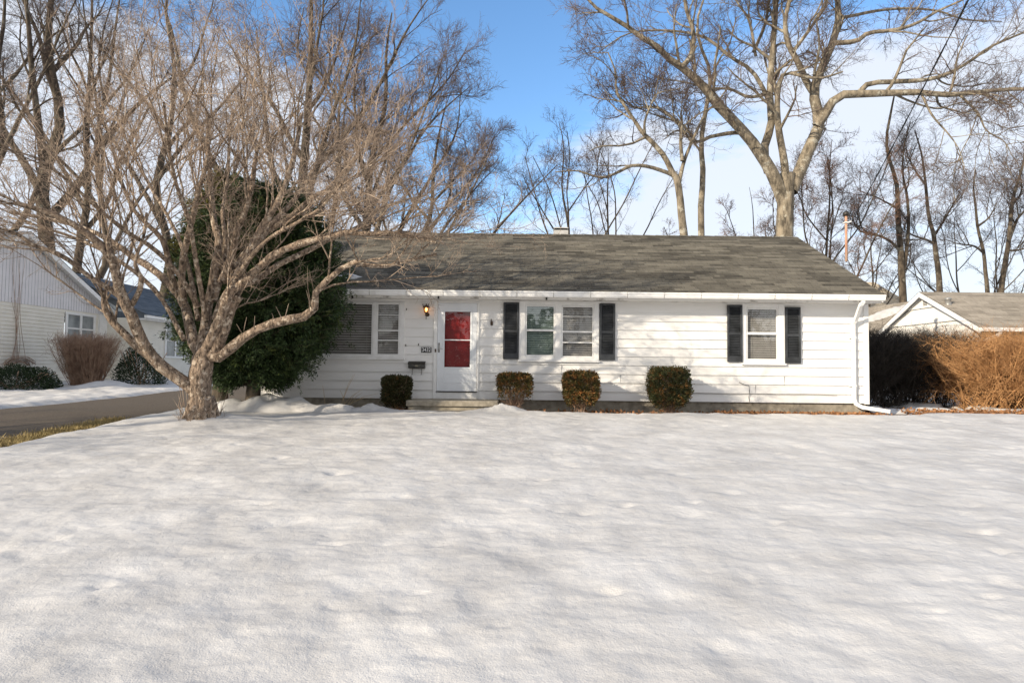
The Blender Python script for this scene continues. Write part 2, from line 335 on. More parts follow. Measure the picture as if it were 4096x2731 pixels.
def trace(conv, pts, Y0, Y1, r0, r1, n=14):
    """limb from photo coordinates, its distance running Y0..Y1 -> world polyline + radii"""
    k = len(pts); W = []
    for i, (x, y) in enumerate(pts):
        f = i/(k-1); px, py = conv(x, y); W.append(at(px, py, Y0+(Y1-Y0)*f))
    return resample(W, np.linspace(r0, r1, k), n)
def build_tree(root, limbs, levels, mt, mc, seed=1, thick=2, ksides=(10, 6, 4, 3, 3), flare=None, rough=.0, skip=1):
    """limbs: list of (P,R). levels: list of spawn kwargs. first `thick` levels go to the trunk mesh"""
    rng = np.random.RandomState(seed)
    n = max(len(p) for p, _ in limbs)
    P = np.stack([p for p, _ in limbs]); R = np.stack([r for _, r in limbs])
    wood, fine = [], []
    V, Q = tubes(P, R, 14)
    if rough:
        k = 14; nn = len(V); ph = perlin(V[:, 0]*5+V[:, 2]*3.0, V[:, 1]*5+V[:, 2]*2.2, 5); ctr = np.repeat(P.reshape(-1, 3), k, 0)
        V = ctr+(V-ctr)*(1+rough*ph*2)[:, None]
    wood.append((V, Q))
    curP, curR = P[skip:], R[skip:]
    for i, kw in enumerate(levels):
        kw = dict(kw); both = kw.pop('both', False)
        srcP, srcR = curP, curR
        nP, nR = spawn(rng, srcP, srcR, **kw)
        k = ksides[min(i+1, len(ksides)-1)]
        (wood if i+1 < thick else fine).append(tubes(nP, nR, k))
        curP, curR = nP, nR
    V, Q = join(wood); mesh_np('trunk', V, Q, mt, root, smooth=True)
    if fine:
        V, Q = join(fine); mesh_np('crown', V, Q, mc, root, smooth=True)
def leafquads(rng, c, size, nrm=None, jit=1.0, aspect=.5):
    N = len(c); d = norm(rng.randn(N, 3)); 
    if nrm is not None: d = norm(nrm+jit*rng.randn(N, 3))
    b = norm(np.cross(d, norm(rng.randn(N, 3)))); s = (size*(.6+.8*rng.rand(N)))[:, None]
    p0 = c; p1 = c+d*s*.5+b*s*aspect*.5; p2 = c+d*s; p3 = c+d*s*.5-b*s*aspect*.5
    V = np.stack([p0, p1, p2, p3], 1).reshape(-1, 3); Q = np.arange(N*4).reshape(N, 4); return V, Q
# ------------------------------------------------------------------ terrain
def sstep(a, b, x):
    t = np.clip((x-a)/(b-a), 0, 1); return t*t*(3-2*t)
def g(x, y):
    x = np.asarray(x, float); y = np.asarray(y, float)
    z = -0.6*np.clip((13.2-y)/13.2, 0, 2.0)**1.0
    z = z + .25*sstep(15, 27, y)
    z = z - .02
    return z
def grid(xs, ys, hf):
    X, Y = np.meshgrid(xs, ys); Z = hf(X, Y); V = np.stack([X, Y, Z], -1).reshape(-1, 3); a = len(xs); b = len(ys)
    i = np.arange(b-1)[:, None]*a+np.arange(a-1)[None, :]; Q = np.stack([i, i+1, i+a+1, i+a], -1).reshape(-1, 4); return V, Q
def ground_mat():
    m, nt, b, n, L = newmat('winter_ground'); b.inputs['Roughness'].default_value = .9
    g_ = n.new('ShaderNodeNewGeometry')
    nz = n.new('ShaderNodeTexNoise'); nz.inputs['Scale'].default_value = .35; nz.inputs['Detail'].default_value = 8; L.new(g_.outputs['Position'], nz.inputs['Vector'])
    n2 = n.new('ShaderNodeTexNoise'); n2.inputs['Scale'].default_value = 12; n2.inputs['Detail'].default_value = 6; L.new(g_.outputs['Position'], n2.inputs['Vector'])
    c2 = n.new('ShaderNodeValToRGB'); c2.color_ramp.elements[0].color = (.07, .05, .03, 1); c2.color_ramp.elements[1].color = (.28, .21, .12, 1); L.new(n2.outputs['Fac'], c2.inputs[0])
    r = n.new('ShaderNodeMapRange'); r.inputs['From Min'].default_value = .40; r.inputs['From Max'].default_value = .46; L.new(nz.outputs['Fac'], r.inputs['Value'])
    mx = n.new('ShaderNodeMix'); mx.data_type = 'RGBA'; mx.inputs['B'].default_value = (.78, .79, .82, 1); L.new(r.outputs[0], mx.inputs['Factor']); L.new(c2.outputs[0], mx.inputs['A']); L.new(mx.outputs['Result'], b.inputs['Base Color'])
    bp = n.new('ShaderNodeBump'); bp.inputs['Strength'].default_value = .5; bp.inputs['Distance'].default_value = .03; L.new(n2.outputs['Fac'], bp.inputs['Height']); L.new(bp.outputs[0], b.inputs['Normal'])
    return m
GROUNDM = ground_mat()
xs = np.r_[-900, -500, -200, -100, np.arange(-60, 61, 2.0), 100, 200, 500, 900]; ys = np.r_[-300, -100, -40, np.arange(-20, 70, 1.1), 100, 200, 500, 1500]
V, Q = grid(xs, ys, lambda x, y: g(x, y)-.05); tag(mesh_np('ground', V, Q, GROUNDM, smooth=True), kind='structure')
xs = np.linspace(-11.5, -7.15, 60); ys = np.arange(-14, 34, .2)
V, Q = grid(xs, ys, lambda x, y: g(x, y)+.012*perlin(x*.8, y*.5, 3)-.015*((x+9.3)/2.1)**2); tag(mesh_np('driveway', V, Q, ASPH, smooth=True), kind='structure')
# flower bed soil in front of the house and under the hedge
xs = np.linspace(-6.6, 24, 200); ys = np.linspace(12.9, 17.6, 34)
V, Q = grid(xs, ys, lambda x, y: g(x, y)-.012+.02*perlin(x*2, y*2, 9)); tag(mesh_np('garden_bed', V, Q, SOIL, smooth=True), kind='structure')
MAP = at(806, 1690, 11.0)   # maple base
def bumpf(x, y, cx, cy, rx, ry, h): return h*np.exp(-((x-cx)/rx)**2-((y-cy)/ry)**2)
def snow_h(x, y):
    t = .055+.030*perlin(x*.55, y*.55, 1)+.018*perlin(x*1.3+9, y*1.5, 2)+.017*perlin(x*3.1, y*3.4, 4)+.010*perlin(x*7, y*7.6, 5)+.0055*perlin(x*16, y*17, 6)+.0030*perlin(x*37, y*38, 8)
    # footprints and dents
    t = t - .07*np.maximum(0, perlin(x*2.3+40, y*2.6, 12)-.30) - .12*np.maximum(0, perlin(x*4.3+20, y*4.6, 13)-.40)
    edge = -7.35+.10*perlin(x*0+3.3, y*.9, 21)+.05*perlin(x*0+7.3, y*3, 22) - .0*y
    m = sstep(0, .55, x-edge)
    far = 13.55+.10*perlin(x*.8, y*0+1.5, 31)+.05*perlin(x*3, y*0+2.5, 32) + .9*sstep(8.3, 9.6, x) + .12*sstep(-1, -3, x)
    m2 = sstep(0, .35, far-y)
    z = g(x, y)+ (t+.05)*m*m2 - .06*(1-m*m2)
    z += bumpf(x, y, MAP[0], MAP[1]+.15, .9, .7, .12)*m + (bumpf(x, y, -2.95, 13.12, .42, .2, .11) + bumpf(x, y, -.2, 13.15, .42, .18, .15))*(1+.9*perlin(x*4, y*4, 14)+.4*perlin(x*11, y*11, 15))
    return z
xs = np.r_[np.arange(-7.7, 12, .05), np.arange(12, 26, .2)]
ys = np.r_[np.arange(-14, 2.4, .3), np.arange(2.4, 6, .022), np.arange(6, 10, .035), np.arange(10, 15.2, .05)]
V, Q = grid(xs, ys, snow_h); tag(mesh_np('snow_lawn', V, Q, SNOW, smooth=True), kind='structure')
def snow_left(x, y):
    edge = -11.15+.22*perlin(x*0+1.3, y*.6, 41)+.10*perlin(x*0, y*2.5, 42)
    m = sstep(0, .45, edge-x)
    t = .06+.07*perlin(x*.9, y*.9, 43)+.05*perlin(x*2.5, y*2.5, 44)+.015*perlin(x*7, y*7, 45)
    return g(x, y)+t*m-.07*(1-m)+bumpf(x, y, -14.0, 21.5, .8, .7, .22)
xs = np.r_[np.arange(-40, -20, .5), np.arange(-20, -10.8, .06)]; ys = np.r_[np.arange(-14, 8, .5), np.arange(8, 27, .07), np.arange(27, 34, .3)]
V, Q = grid(xs, ys, snow_left); tag(mesh_np('snow_verge', V, Q, SNOW, smooth=True), kind='structure')
def snow_bank(x, y):
    d = ((x+5.0)/2.1)**2+((y-13.15)/.62)**2
    d = d + .5*perlin(x*1.6, y*1.6, 51)
    return g(x, y)-.06+np.clip(1.15-d, -.3, 2)*.34*(1+.4*perlin(x*3, y*3, 52))+.02*perlin(x*9, y*9, 53)
xs = np.arange(-8.2, -2.2, .05); ys = np.arange(12.6, 15.6, .05)
V, Q = grid(xs, ys, snow_bank); tag(mesh_np('snow_bank', V, Q, SNOW, smooth=True), kind='structure')
# dead grass fringe along the driveway
rng = np.random.RandomState(11)
N = 9000; yy = 6.8+5.2*rng.rand(N)**1.0; xx = -7.42+.17*rng.randn(N); c = np.stack([xx, yy, g(xx, yy)-.01], -1)
nr = np.tile(np.array([[0, 0, 1.]]), (N, 1)); V, Q = leafquads(rng, c, .085, nr, .55, .09)
GRASS = M('dead_grass', (.20, .15, .06), (.42, .33, .15), .9, 8); tag(mesh_np('dead_grass', V, Q, GRASS), 'strip of dead yellow grass between driveway and snow', 'grass', kind='stuff')
# ------------------------------------------------------------------ the house
WY = 14.4
def wx(px, py=1400): return at(px, py, WY)[0]
def wz(px, py): return at(px, py, WY)[2]
def rect(x0, y0, x1, y1, Y=WY):   # image rect -> (X0,X1,Z0,Z1) on plane Y
    a = at(x0, (y0+y1)/2, Y); b = at(x1, (y0+y1)/2, Y); c = at((x0+x1)/2, y0, Y); d = at((x0+x1)/2, y1, Y)
    return a[0], b[0], d[2], c[2]
HX0, HX1 = -5.9, at(3467, 1450, WY)[0]; HY1 = WY+7.3
ZB, ZS = at(2600, 1604, WY)[2], 2.55      # siding bottom, soffit
EY, EZ = 13.86, at(2900, 1171, 13.86)[2]; RY = WY+3.65; RZ = at(3189, 949, RY)[2]
RX0, RX1 = HX0-.25, at(3189, 949, RY)[0]
house = thing('ranch_house', 'white single-storey house with grey-brown shingle roof, black shutters and red door', 'house', (0, WY, 0))
W_PIC = rect(1120, 1207, 1618, 1428); W_DBL = rect(2076, 1207, 2395, 1440); W_SGL = rect(2967, 1216, 3136, 1452); DOOR = rect(1735, 1206, 1916, 1594)
def siding(mb, u0, u1, z0, z1, openings, conv, step=.2035, out=.030):
    """lap boards in (u, z, n) coords; conv(u, n, z)->xyz ; n positive = outwards"""
    zt = z1
    zb = z0
    rows = []
    z = z0
    while z < z1-1e-4: rows.append((z, min(z+step, z1))); z += step
    for (a, b) in rows:
        cuts = sorted({a, b}|{zz for o in openings for zz in (o[2], o[3]) if a < zz < b})
        for c0, c1 in zip(cuts[:-1], cuts[1:]):
            spans = [(u0, u1)]
            for o in openings:
                if o[2] <= c0+1e-5 and o[3] >= c1-1e-5:
                    ns = []
                    for s0, s1 in spans:
                        if o[1] <= s0 or o[0] >= s1: ns.append((s0, s1)); continue
                        if o[0] > s0: ns.append((s0, o[0]))
                        if o[1] < s1: ns.append((o[1], s1))
                    spans = ns
            n0 = out*(1-(c0-a)/step*.85); n1 = out*(1-(c1-a)/step*.85)
            for s0, s1 in spans:
                mb.quad(conv(s0, n0, c0), conv(s1, n0, c0), conv(s1, n1, c1), conv(s0, n1, c1))
                if abs(c0-a) < 1e-5: mb.quad(conv(s0, -.01, c0), conv(s1, -.01, c0), conv(s1, n0, c0), conv(s0, n0, c0))
frontc = lambda u, n, z: (u, WY-n, z)
mb = MB(); siding(mb, HX0, HX1-.0, ZB, ZS, [W_PIC, W_DBL, W_SGL, DOOR], frontc)
# side walls with gables, rear wall (thick shell)
gz = lambda y: RZ-.08-(abs(y-RY))*(RZ-EZ)/(RY-EY)
sidel = lambda u, n, z: (HX0-n, u, z); sider = lambda u, n, z: (HX1+n, u, z)
siding(mb, WY, HY1, ZB, ZS, [], sidel); siding(mb, WY, HY1, ZB, ZS, [], sider)
for X in (HX0, HX1):
    s = -1 if X == HX0 else 1
    mb.poly([(X, WY, ZS), (X, HY1, ZS), (X, HY1, gz(HY1)), (X, RY, gz(RY)), (X, WY, gz(WY))])
    mb.poly([(X-s*.1, WY+.1, ZB), (X-s*.1, HY1, ZB), (X-s*.1, HY1, gz(HY1)), (X-s*.1, RY, gz(RY)-.1), (X-s*.1, WY+.1, gz(WY))])
mb.box(HX0, HX1, HY1, HY1+.1, ZB, ZS+.2)
mb.build('wall', WHITE, house)
# butt joints in the siding
jm = M('joint_shadow', (.4, .4, .4))
for px, py in ((2245, 1480), (2589, 1480), (2480, 1515), (2130, 1588), (3020, 1560), (3135, 1510), (1712, 1415)):
    p = at(px, py, WY); k = round((p[2]-ZB)/.2035-.5); z = ZB+k*.2035; MB().box(p[0]-.0025, p[0]+.0025, WY-.0315, WY-.004, z+.004, z+.19).build('board_joint', jm, house)
# inner liner keeps the rooms dark
mb = MB(); mb.box(HX0+.12, HX1-.12, WY+3.2, WY+3.3, ZB, ZS+.1); mb.box(HX0+.12, HX1-.12, WY+.08, HY1, ZB-.02, ZB+.02); mb.box(HX0+.12, HX1-.12, WY+.05, HY1-.05, ZS-.0, ZS+.03); mb.build('room_lining', DARK, house)
mb = MB(); mb.box(HX0+.03, HX1-.03, WY+.03, HY1-.03, -.5, ZB-.002); mb.build('foundation', CONC, house)
for xa, xb in ((HX1-.075, HX1+.034), (HX0-.034, HX0+.075)): MB().box(xa, xb, WY-.04, WY+.09, ZB-.02, ZS-.002).build('corner_board', TRIM, house, bevel=.004)
# roof in shingle courses
def roof_rows(mb, x0, x1, y0, z0, y1, z1, step, lift=.012, conv=lambda a, b, c: (a, b, c)):
    n = int(round(abs(y1-y0)/step)); 
    for i in range(n):
        f0, f1 = i/n, (i+1)/n; ya, za = y0+(y1-y0)*f0, z0+(z1-z0)*f0; yb, zb = y0+(y1-y0)*f1, z0+(z1-z0)*f1
        mb.quad(conv(x0, ya, za+lift), conv(x1, ya, za+lift), conv(x1, yb, zb), conv(x0, yb, zb))
        mb.quad(conv(x0, ya, za), conv(x1, ya, za), conv(x1, ya, za+lift), conv(x0, ya, za+lift))
mb = MB(); roof_rows(mb, RX0, RX1, EY, EZ, RY, RZ, ROWY); roof_rows(mb, RX0, RX1, 2*RY-EY, EZ, RY, RZ, ROWY)
e1 = (EY, EZ-.035); e2 = (RY, RZ-.04); e3 = (2*RY-EY, EZ-.035)
for X in (RX0, RX1):
    mb.poly([(X, EY, EZ+.012), (X, RY, RZ), (X, 2*RY-EY, EZ+.012), (X, e3[0], e3[1]), (X, e2[0], e2[1]), (X, e1[0], e1[1])])
mb.quad((RX0, EY, EZ-.035), (RX1, EY, EZ-.035), (RX1, RY, RZ-.04), (RX0, RY, RZ-.04)); mb.quad((RX0, EY, EZ-.035), (RX1, EY, EZ-.035), (RX1, EY, EZ+.002), (RX0, EY, EZ+.002))
mb.quad((RX0, 2*RY-EY, EZ-.035), (RX1, 2*RY-EY, EZ-.035), (RX1, RY, RZ-.04), (RX0, RY, RZ-.04))
roof = mb.build('roof', SHINGLE, house)
mb = MB(); n = 42
for i in range(n):   # ridge caps
    a = RX0+(RX1-RX0)*i/n; b = RX0+(RX1-RX0)*(i+1)/n; h = .012
    for s in (-1, 1): mb.quad((a, RY, RZ+.022), (b, RY, RZ+.012), (b, RY+s*.14, RZ+.012-.07), (a, RY+s*.14, RZ+.022-.07))
mb.build('ridge_cap', SHINGLE, roof)
for X0_, X1_ in ((RX0+.004, RX0+.03), (RX1-.03, RX1-.004)):   # rake boards
    for s in (0, 1):
        ya = EY+.02 if s == 0 else 2*RY-EY-.02
        MB().prism([(X0_, ya, EZ-.037), (X0_, RY, RZ-.042), (X0_, RY, RZ-.20), (X0_, ya, EZ-.17)], (X1_-X0_, 0, 0)).build('rake_board', TRIM, house)
FZ0 = at(2900, 1203, 13.93)[2]
mb = MB(); mb.box(RX0+.01, RX1-.01, 13.95, 13.975, ZS-.02, EZ-.03); mb.build('fascia', SOFFIT, house)
mb = MB()
x = RX0+.02
while x < RX1-.05:
    mb.box(x, min(x+.297, RX1-.02), 13.975, WY-.018, ZS, ZS+.01); x += .30
mb.box(RX0+.02, RX1-.02, 13.975, WY+.02, ZS+.012, ZS+.018)
mb.build('soffit', SOFFIT, house)
# gutter
gp = [(13.95, 0), (13.95, -.125), (13.86, -.125), (13.842, -.09), (13.835, -.05), (13.82, -.03), (13.82, 0), (13.828, 0), (13.828, -.027), (13.843, -.05), (13.85, -.088), (13.864, -.117), (13.942, -.117), (13.942, 0)]
GZ = EZ-.012
mb = MB(); mb.prism([(RX0-.03, y, GZ+z) for y, z in gp], (RX1+.06-RX0, 0, 0))
gut = mb.build('gutter', GUTTER, house)
mb = MB(); x = RX0+.5
STRP = M('grimy_bracket', (.28, .27, .25), (.5, .49, .46), .5, 20)
while x < RX1:
    mb = MB(); mb.box(x, x+.018, 13.814, 13.95, GZ-.004, GZ+.006); mb.prism([(x, 13.815, GZ), (x, 13.819, GZ), (x, 13.831, GZ-.05), (x, 13.856, GZ-.124), (x, 13.852, GZ-.128), (x, 13.827, GZ-.052)], (.012, 0, 0)); x += .82
    mb.build('bracket', STRP, gut)
mb = MB()
for px, py in ((1754, 1190), (2186, 1195), (1410, 1188)):
    p = at(px, py, 13.94); mb = MB(); mb.box(p[0]-.018, p[0]+.018, 13.915, 13.95, p[2]-.03, p[2]+.03); mb.build('fascia_clip', IRON, house)
# downspout: box section path
def boxtube(mb, pts, a, b):
    """rectangular tube through pts lying in an x-z plane or running anywhere"""
    N = len(pts); pts = [Vector(p) for p in pts]; n0 = len(mb.v)
    for i, p in enumerate(pts):
        t = (pts[min(i+1, N-1)]-pts[max(i-1, 0)]).normalized(); u = Vector((0, 1, 0)); u = (u-t*u.dot(t)).normalized(); v = t.cross(u).normalized()
        for s1, s2 in ((-1, -1), (1, -1), (1, 1), (-1, 1)): mb.v.append(tuple(p+v*s1*a/2+u*s2*b/2))
    for i in range(N-1):
        for j in range(4):
            q = n0+i*4+j; r_ = n0+i*4+(j+1) % 4; mb.f.append((q, r_, r_+4, q+4))
    mb.f.append((n0, n0+1, n0+2, n0+3)); e = n0+(N-1)*4; mb.f.append((e+3, e+2, e+1, e))
mb = MB(); d0 = at(3452, 1212, 13.9); d1 = at(3414, 1292, 14.31); d2 = at(3418, 1598, 14.31); d3 = at(3450, 1632, 14.2); d4 = at(3560, 1646, 13.95)
boxtube(mb, [(d0[0], 13.9, GZ-.11), (d0[0], 13.9, GZ-.16), (d0[0]-.03, 13.93, GZ-.22), (d1[0]+.03, 14.28, d1[2]+.06), (d1[0], 14.325, d1[2]-.02), (d1[0], 14.33, d1[2]-.12), (d2[0], 14.33, d2[2]+.2), (d2[0], 14.33, d2[2]), (d3[0]-.09, 14.30, d3[2]+.08), (d3[0], 14.2, d3[2]+.015), (d4[0], 13.95, d4[2]+.0)], .085, .065)
ds = mb.build('downspout', TRIM, house, bevel=.008)
for z in (d1[2]-.35, d2[2]+.30): MB().box(d1[0]-.09, d1[0]+.06, 14.291, 14.388, z, z+.025).build('strap', TRIM, ds)
# windows
def window(x0, x1, z0, z1, units, label=None, sill=True, case=.085):
    """units: list of (gx0, gx1, gz0, gz1, kind, glassmat, extra rails)"""
    mb = MB(); yo = WY-.045
    zt, zb = z1, z0
    us = sorted(units, key=lambda u: u[0])
    fr = .032
    # casing = outer border + mullions between the units
    xs_ = [x0]+[v for u in us for v in (u[0]-fr, u[1]+fr)]+[x1]
    for i in range(0, len(xs_), 2): mb.box(xs_[i], xs_[i+1], yo, WY+.05, zb, zt)
    for i in range(len(us)):
        u = us[i]; mb.box(u[0]-fr, u[1]+fr, yo, WY+.05, u[3]+fr, zt); mb.box(u[0]-fr, u[1]+fr, yo, WY+.05, zb, u[2]-fr)
    o = mb.build('window', TRIM, house, bevel=.004)
    if label: o['label'] = label
    mb = MB(); mb.box(x0-.02, x1+.02, WY-.085, WY-.01, zb-.045, zb-.002); mb.build('sill', TRIM, o, bevel=.005)
    for (a, b, c, d, kind, gm, rails) in us:
        y0 = WY-.030; y1 = WY+.0
        f = MB(); f.box(a-fr+.002, a, y0, y1+.02, c-fr+.002, d+fr-.002); f.box(b, b+fr-.002, y0, y1+.02, c-fr+.002, d+fr-.002); f.box(a, b, y0, y1+.02, d, d+fr-.002); f.box(a, b, y0, y1+.02, c-fr+.002, c)
        for (zr, th) in rails: f.box(a, b, y0-.004, y1+.015, zr-th/2, zr+th/2)
        f.build('frame', TRIM, o, bevel=.003)
        MB().quad((a, WY-.008, c), (b, WY-.008, c), (b, WY-.008, d), (a, WY-.008, d)).build('pane', gm, o)
        bl = MB(); z = d+.015; pit = .052 if kind != 'wide' else .058; k = 0
        rs = random.Random(int(a*100))
        while z > c-.02:
            tilt = .0215; dy = .012; sag = rs.uniform(-.002, .002)
            bl.quad((a-.02, WY+.040, z-tilt+sag), (b+.02, WY+.040, z-tilt-sag), (b+.02, WY+.040+dy, z+tilt-sag), (a-.02, WY+.040+dy, z+tilt+sag)); z -= pit
        for xx_ in (a+.12, b-.12): bl.box(xx_-.003, xx_+.003, WY+.034, WY+.038, c, d)
        bl.build('blind', BLIND, o)
    return o
def gr(x0, y0, x1, y1): return rect(x0, y0, x1, y1)
def rz(px, py): return wz(px, py)
p1 = gr(1240, 1216, 1487, 1415); p2 = gr(1512, 1218, 1594, 1416); p0 = gr(1140, 1216, 1214, 1415)
zz1 = [(rz(1550, 1260), .014), (rz(1550, 1322), .03), (rz(1550, 1361), .028)]
window(*W_PIC, [(*p0, 'dh', GLASS, zz1), (*p1, 'wide', GLASS, []), (*p2, 'dh', GLASS, zz1)], 'wide picture window with a double-hung sash at either side')
p3 = gr(2107, 1226, 2214, 1419); p4 = gr(2251, 1229, 2369, 1424)
window(*W_DBL, [(*p3, 'dh', GLASS_SKY, [(rz(2160, 1321), .045)]), (*p4, 'dh', GLASS, [(rz(2310, 1266), .014), (rz(2310, 1327), .04), (rz(2310, 1370), .03)])], 'pair of double-hung windows between black shutters')
p5 = gr(2989, 1238, 3105, 1435)
window(*W_SGL, [(*p5, 'dh', glass_mat('blue_reflecting_glass', .2), [(rz(3047, 1334), .055)])], 'single double-hung window near the right corner')
# shutters
def shutter(x0, y0, x1, y1):
    a, b, c, d = rect(x0, y0, x1, y1); mb = MB(); st = .045; y0_, y1_ = WY-.072, WY-.034; mid = c+(d-c)*.49
    mb.box(a, a+st, y0_, y1_, c, d); mb.box(b-st, b, y0_, y1_, c, d)
    for za, zb in ((c, c+.13), (mid-.02, mid+.03), (d-.045, d)): mb.box(a+st, b-st, y0_, y1_, za, zb)
    o = mb.build('shutter', BLACK, house, bevel=.003)
    mb = MB()
    for za, zb in ((c+.13, mid-.02), (mid+.03, d-.045)):
        z = za+.004
        while z < zb-.012: mb.prism([(a+st, y0_+.006, z), (a+st, y0_+.009, z-.0015), (a+st, y1_-.004, z+.024), (a+st, y1_-.007, z+.026)], (b-a-2*st, 0, 0)); z += .037
    mb.box(a+st, b-st, y1_-.003, y1_, c+.13, d-.045)
    mb.build('louvre', BLACK, o)
shutter(2013, 1211, 2075, 1436); shutter(2397, 1215, 2459, 1440); shutter(2906, 1221, 2966, 1447); shutter(3138, 1229, 3198, 1453)
# door
a, b, c, d = DOOR; i0, i1, i2, i3 = rect(1750, 1213, 1907, 1564)
mb = MB(); mb.box(a, i0-.004, WY-.05, WY+.09, c, d); mb.box(i1+.004, b, WY-.05, WY+.09, c, d); mb.box(i0-.004, i1+.004, WY-.05, WY+.09, i3+.004, d); mb.box(i0-.004, i1+.004, WY-.045, WY+.09, c, i2-.025)
door = mb.build('door', TRIM, house, bevel=.004)
mb = MB(); mb.box(i0-.02, i1+.03, WY-.065, WY+.05, i2-.024, i2-.004); mb.build('threshold', IRON, door)
gx0, gx1, gz0, gz1 = rect(1779, 1247, 1881, 1468)
mb = MB(); y0_, y1_ = WY-.038, WY-.004
mb.box(i0, gx0, y0_, y1_, i2, i3); mb.box(gx1, i1, y0_, y1_, i2, i3); mb.box(gx0, gx1, y0_, y1_, gz1, i3); mb.box(gx0, gx1, y0_, y1_, i2, gz0)
zr = rz(1830, 1360); mb.box(gx0, gx1, y0_-.002, y1_-.006, zr-.012, zr+.012)
# raised mouldings round the glass and the lower panel
def ring(mb, x0, x1, z0, z1, w_, ya, yb):
    mb.box(x0, x1, ya, yb, z1-w_, z1); mb.box(x0, x1, ya, yb, z0, z0+w_); mb.box(x0, x0+w_, ya, yb, z0+w_, z1-w_); mb.box(x1-w_, x1, ya, yb, z0+w_, z1-w_)
ring(mb, gx0-.045, gx1+.045, gz0-.035, gz1+.065, .014, y0_-.007, y0_-.001)
k0, k1, k2, k3 = rect(1772, 1494, 1884, 1530); ring(mb, k0, k1, k2, k3, .012, y0_-.006, y0_-.001)
mb.build('storm_door', DOORW, door, bevel=.003)
MB().quad((gx0, WY-.02, gz0), (gx1, WY-.02, gz0), (gx1, WY-.02, gz1), (gx0, WY-.02, gz1)).build('pane', GLASS_DOOR, door)
mb = MB(); mb.box(i0-.01, i1+.01, WY+.075, WY+.115, i2-.02, i3+.02)
for ca, cb in ((gx0-.03, (gx0+gx1)/2-.04), ((gx0+gx1)/2+.04, gx1+.03)):
    for za, zb in ((gz0-.35, gz0+.38), (gz0+.50, gz1-.30), (gz1-.2, gz1+.02)): ring(mb, ca, cb, za, zb, .016, WY+.066, WY+.0745)
mb.build('inner_door', RED, door)
h = at(1756, 1390, WY-.05); mb = MB(); mb.box(h[0]-.014, h[0]+.014, WY-.055, WY-.039, h[2]-.11, h[2]+.11); mb.tube([(h[0], WY-.055, h[2]+.07), (h[0], WY-.09, h[2]+.06), (h[0], WY-.09, h[2]-.05), (h[0], WY-.055, h[2]-.06)], .007, 8)
mb.tube([(h[0], WY-.058, h[2]-.02), (h[0]+.04, WY-.065, h[2]-.02), (h[0]+.085, WY-.05, h[2]-.03)], .004, 6)
mb.build('handle', M('satin_steel', (.35, .34, .32), None, .35, metallic=.8), door, smooth=True)
h = at(1742, 1402, WY-.05); mb = MB(); mb.box(h[0]-.016, h[0]+.016, WY-.066, WY-.051, h[2]-.04, h[2]+.04); mb.build('doorbell', BRONZE, door, bevel=.004)
# chimney flue box
a, b, c, d = rect(2215, 918, 2271, 945, RY+.35); mb = MB(); mb.box(a, b, RY+.2, RY+.6, RZ-.5, d-.05)
ch = mb.build('chimney', M('flue_metal', (.45, .44, .42), (.6, .59, .56), .5, 6, metallic=.3), roof)
mb = MB(); mb.box(a+.03, b-.03, RY+.22, RY+.58, d-.05, d+.0); mb.build('flue_opening', IRON, ch)
mb = MB(); mb.box(a-.0, b+.0, RY+.17, RY+.63, d+.001, d+.03); mb.build('cap', ch.data.materials[0], ch)
p = at(2835, 1100, 15.3)
# cable on the wall
mb = MB(); cp = [at(2954, 1528, WY), at(2975, 1538, WY), at(2993, 1541, WY), at(2996, 1572, WY), at(2992, 1590, WY), at(2998, 1612, WY)]
mb.tube([(q[0], WY-.038, q[2]) for q in cp], .006, 6); cp = [at(x_, 1573+.0115*(x_-2750), WY) for x_ in range(2745, 3390, 60)]; mb.tube([(q[0], WY-.036, q[2]+.008*math.sin(i*1.7)) for i, q in enumerate(cp)], .004, 5)
mb.build('cable', M('grey_cable', (.12, .11, .10)), house)
# steps
a, b, c, d = rect(1624, 1603, 1992, 1620, 13.45)
st = thing('front_steps', 'two low weathered concrete steps below the front door', 'steps', ((a+b)/2, 13.9, 0))
mb = MB(); mb.box(a, b, 13.45, WY+.02, d-.12, d); mb.build('step', CONC, st, bevel=.012)
mb = MB(); mb.box(a+.03, b-.12, 13.50, WY, -.4, d-.122); mb.build('stoop_base', CONC, st, bevel=.01)
mb = MB(); mb.box(a+.06, b-.2, 13.1, 13.497, -.4, d-.20); mb.build('step', CONC, st, bevel=.012)
# lamp
l = at(1705, 1236, WY-.13); X, Z = l[0], l[2]; lamp = thing('wall_lantern', 'bronze wall lantern with lit amber bulb left of the front door', 'lamp', (X, WY, Z))
yc = WY-.13
mb = MB(); mb.lathe(X+.03, 0, [(.0, 0)], 3); mb = MB(); mb.tube([(X+.02, WY-.045, Z-.12), (X+.02, WY-.005, Z-.12)], .045, 14); mb.build('back_plate', BRONZE, lamp, smooth=False)
mb = MB(); mb.tube([(X+.02, WY-.04, Z-.12), (X+.01, WY-.08, Z-.16), (X, yc, Z-.15), (X, yc, Z-.08)], .009, 8); mb.lathe(X, yc, [(.002, Z-.24), (.008, Z-.225), (.006, Z-.17), (.025, Z-.15), (.03, Z-.12), (.012, Z-.10), (.045, Z-.085), (.05, Z-.075)], 14); mb.build('arm', BRONZE, lamp, smooth=True)
mb = MB()
for k in range(6):
    q = PI/3*k+.2; mb.tube([(X+.045*math.cos(q), yc+.045*math.sin(q), Z-.075), (X+.068*math.cos(q), yc+.068*math.sin(q), Z+.04)], .004, 5)
mb.build('cage', BRONZE, lamp)
mb = MB(); mb.lathe(X, yc, [(.044, Z-.072), (.066, Z+.04)], 18); mb.build('glass', glass_mat('lantern_glass', .15, (1, .8, .55)), lamp, smooth=True)
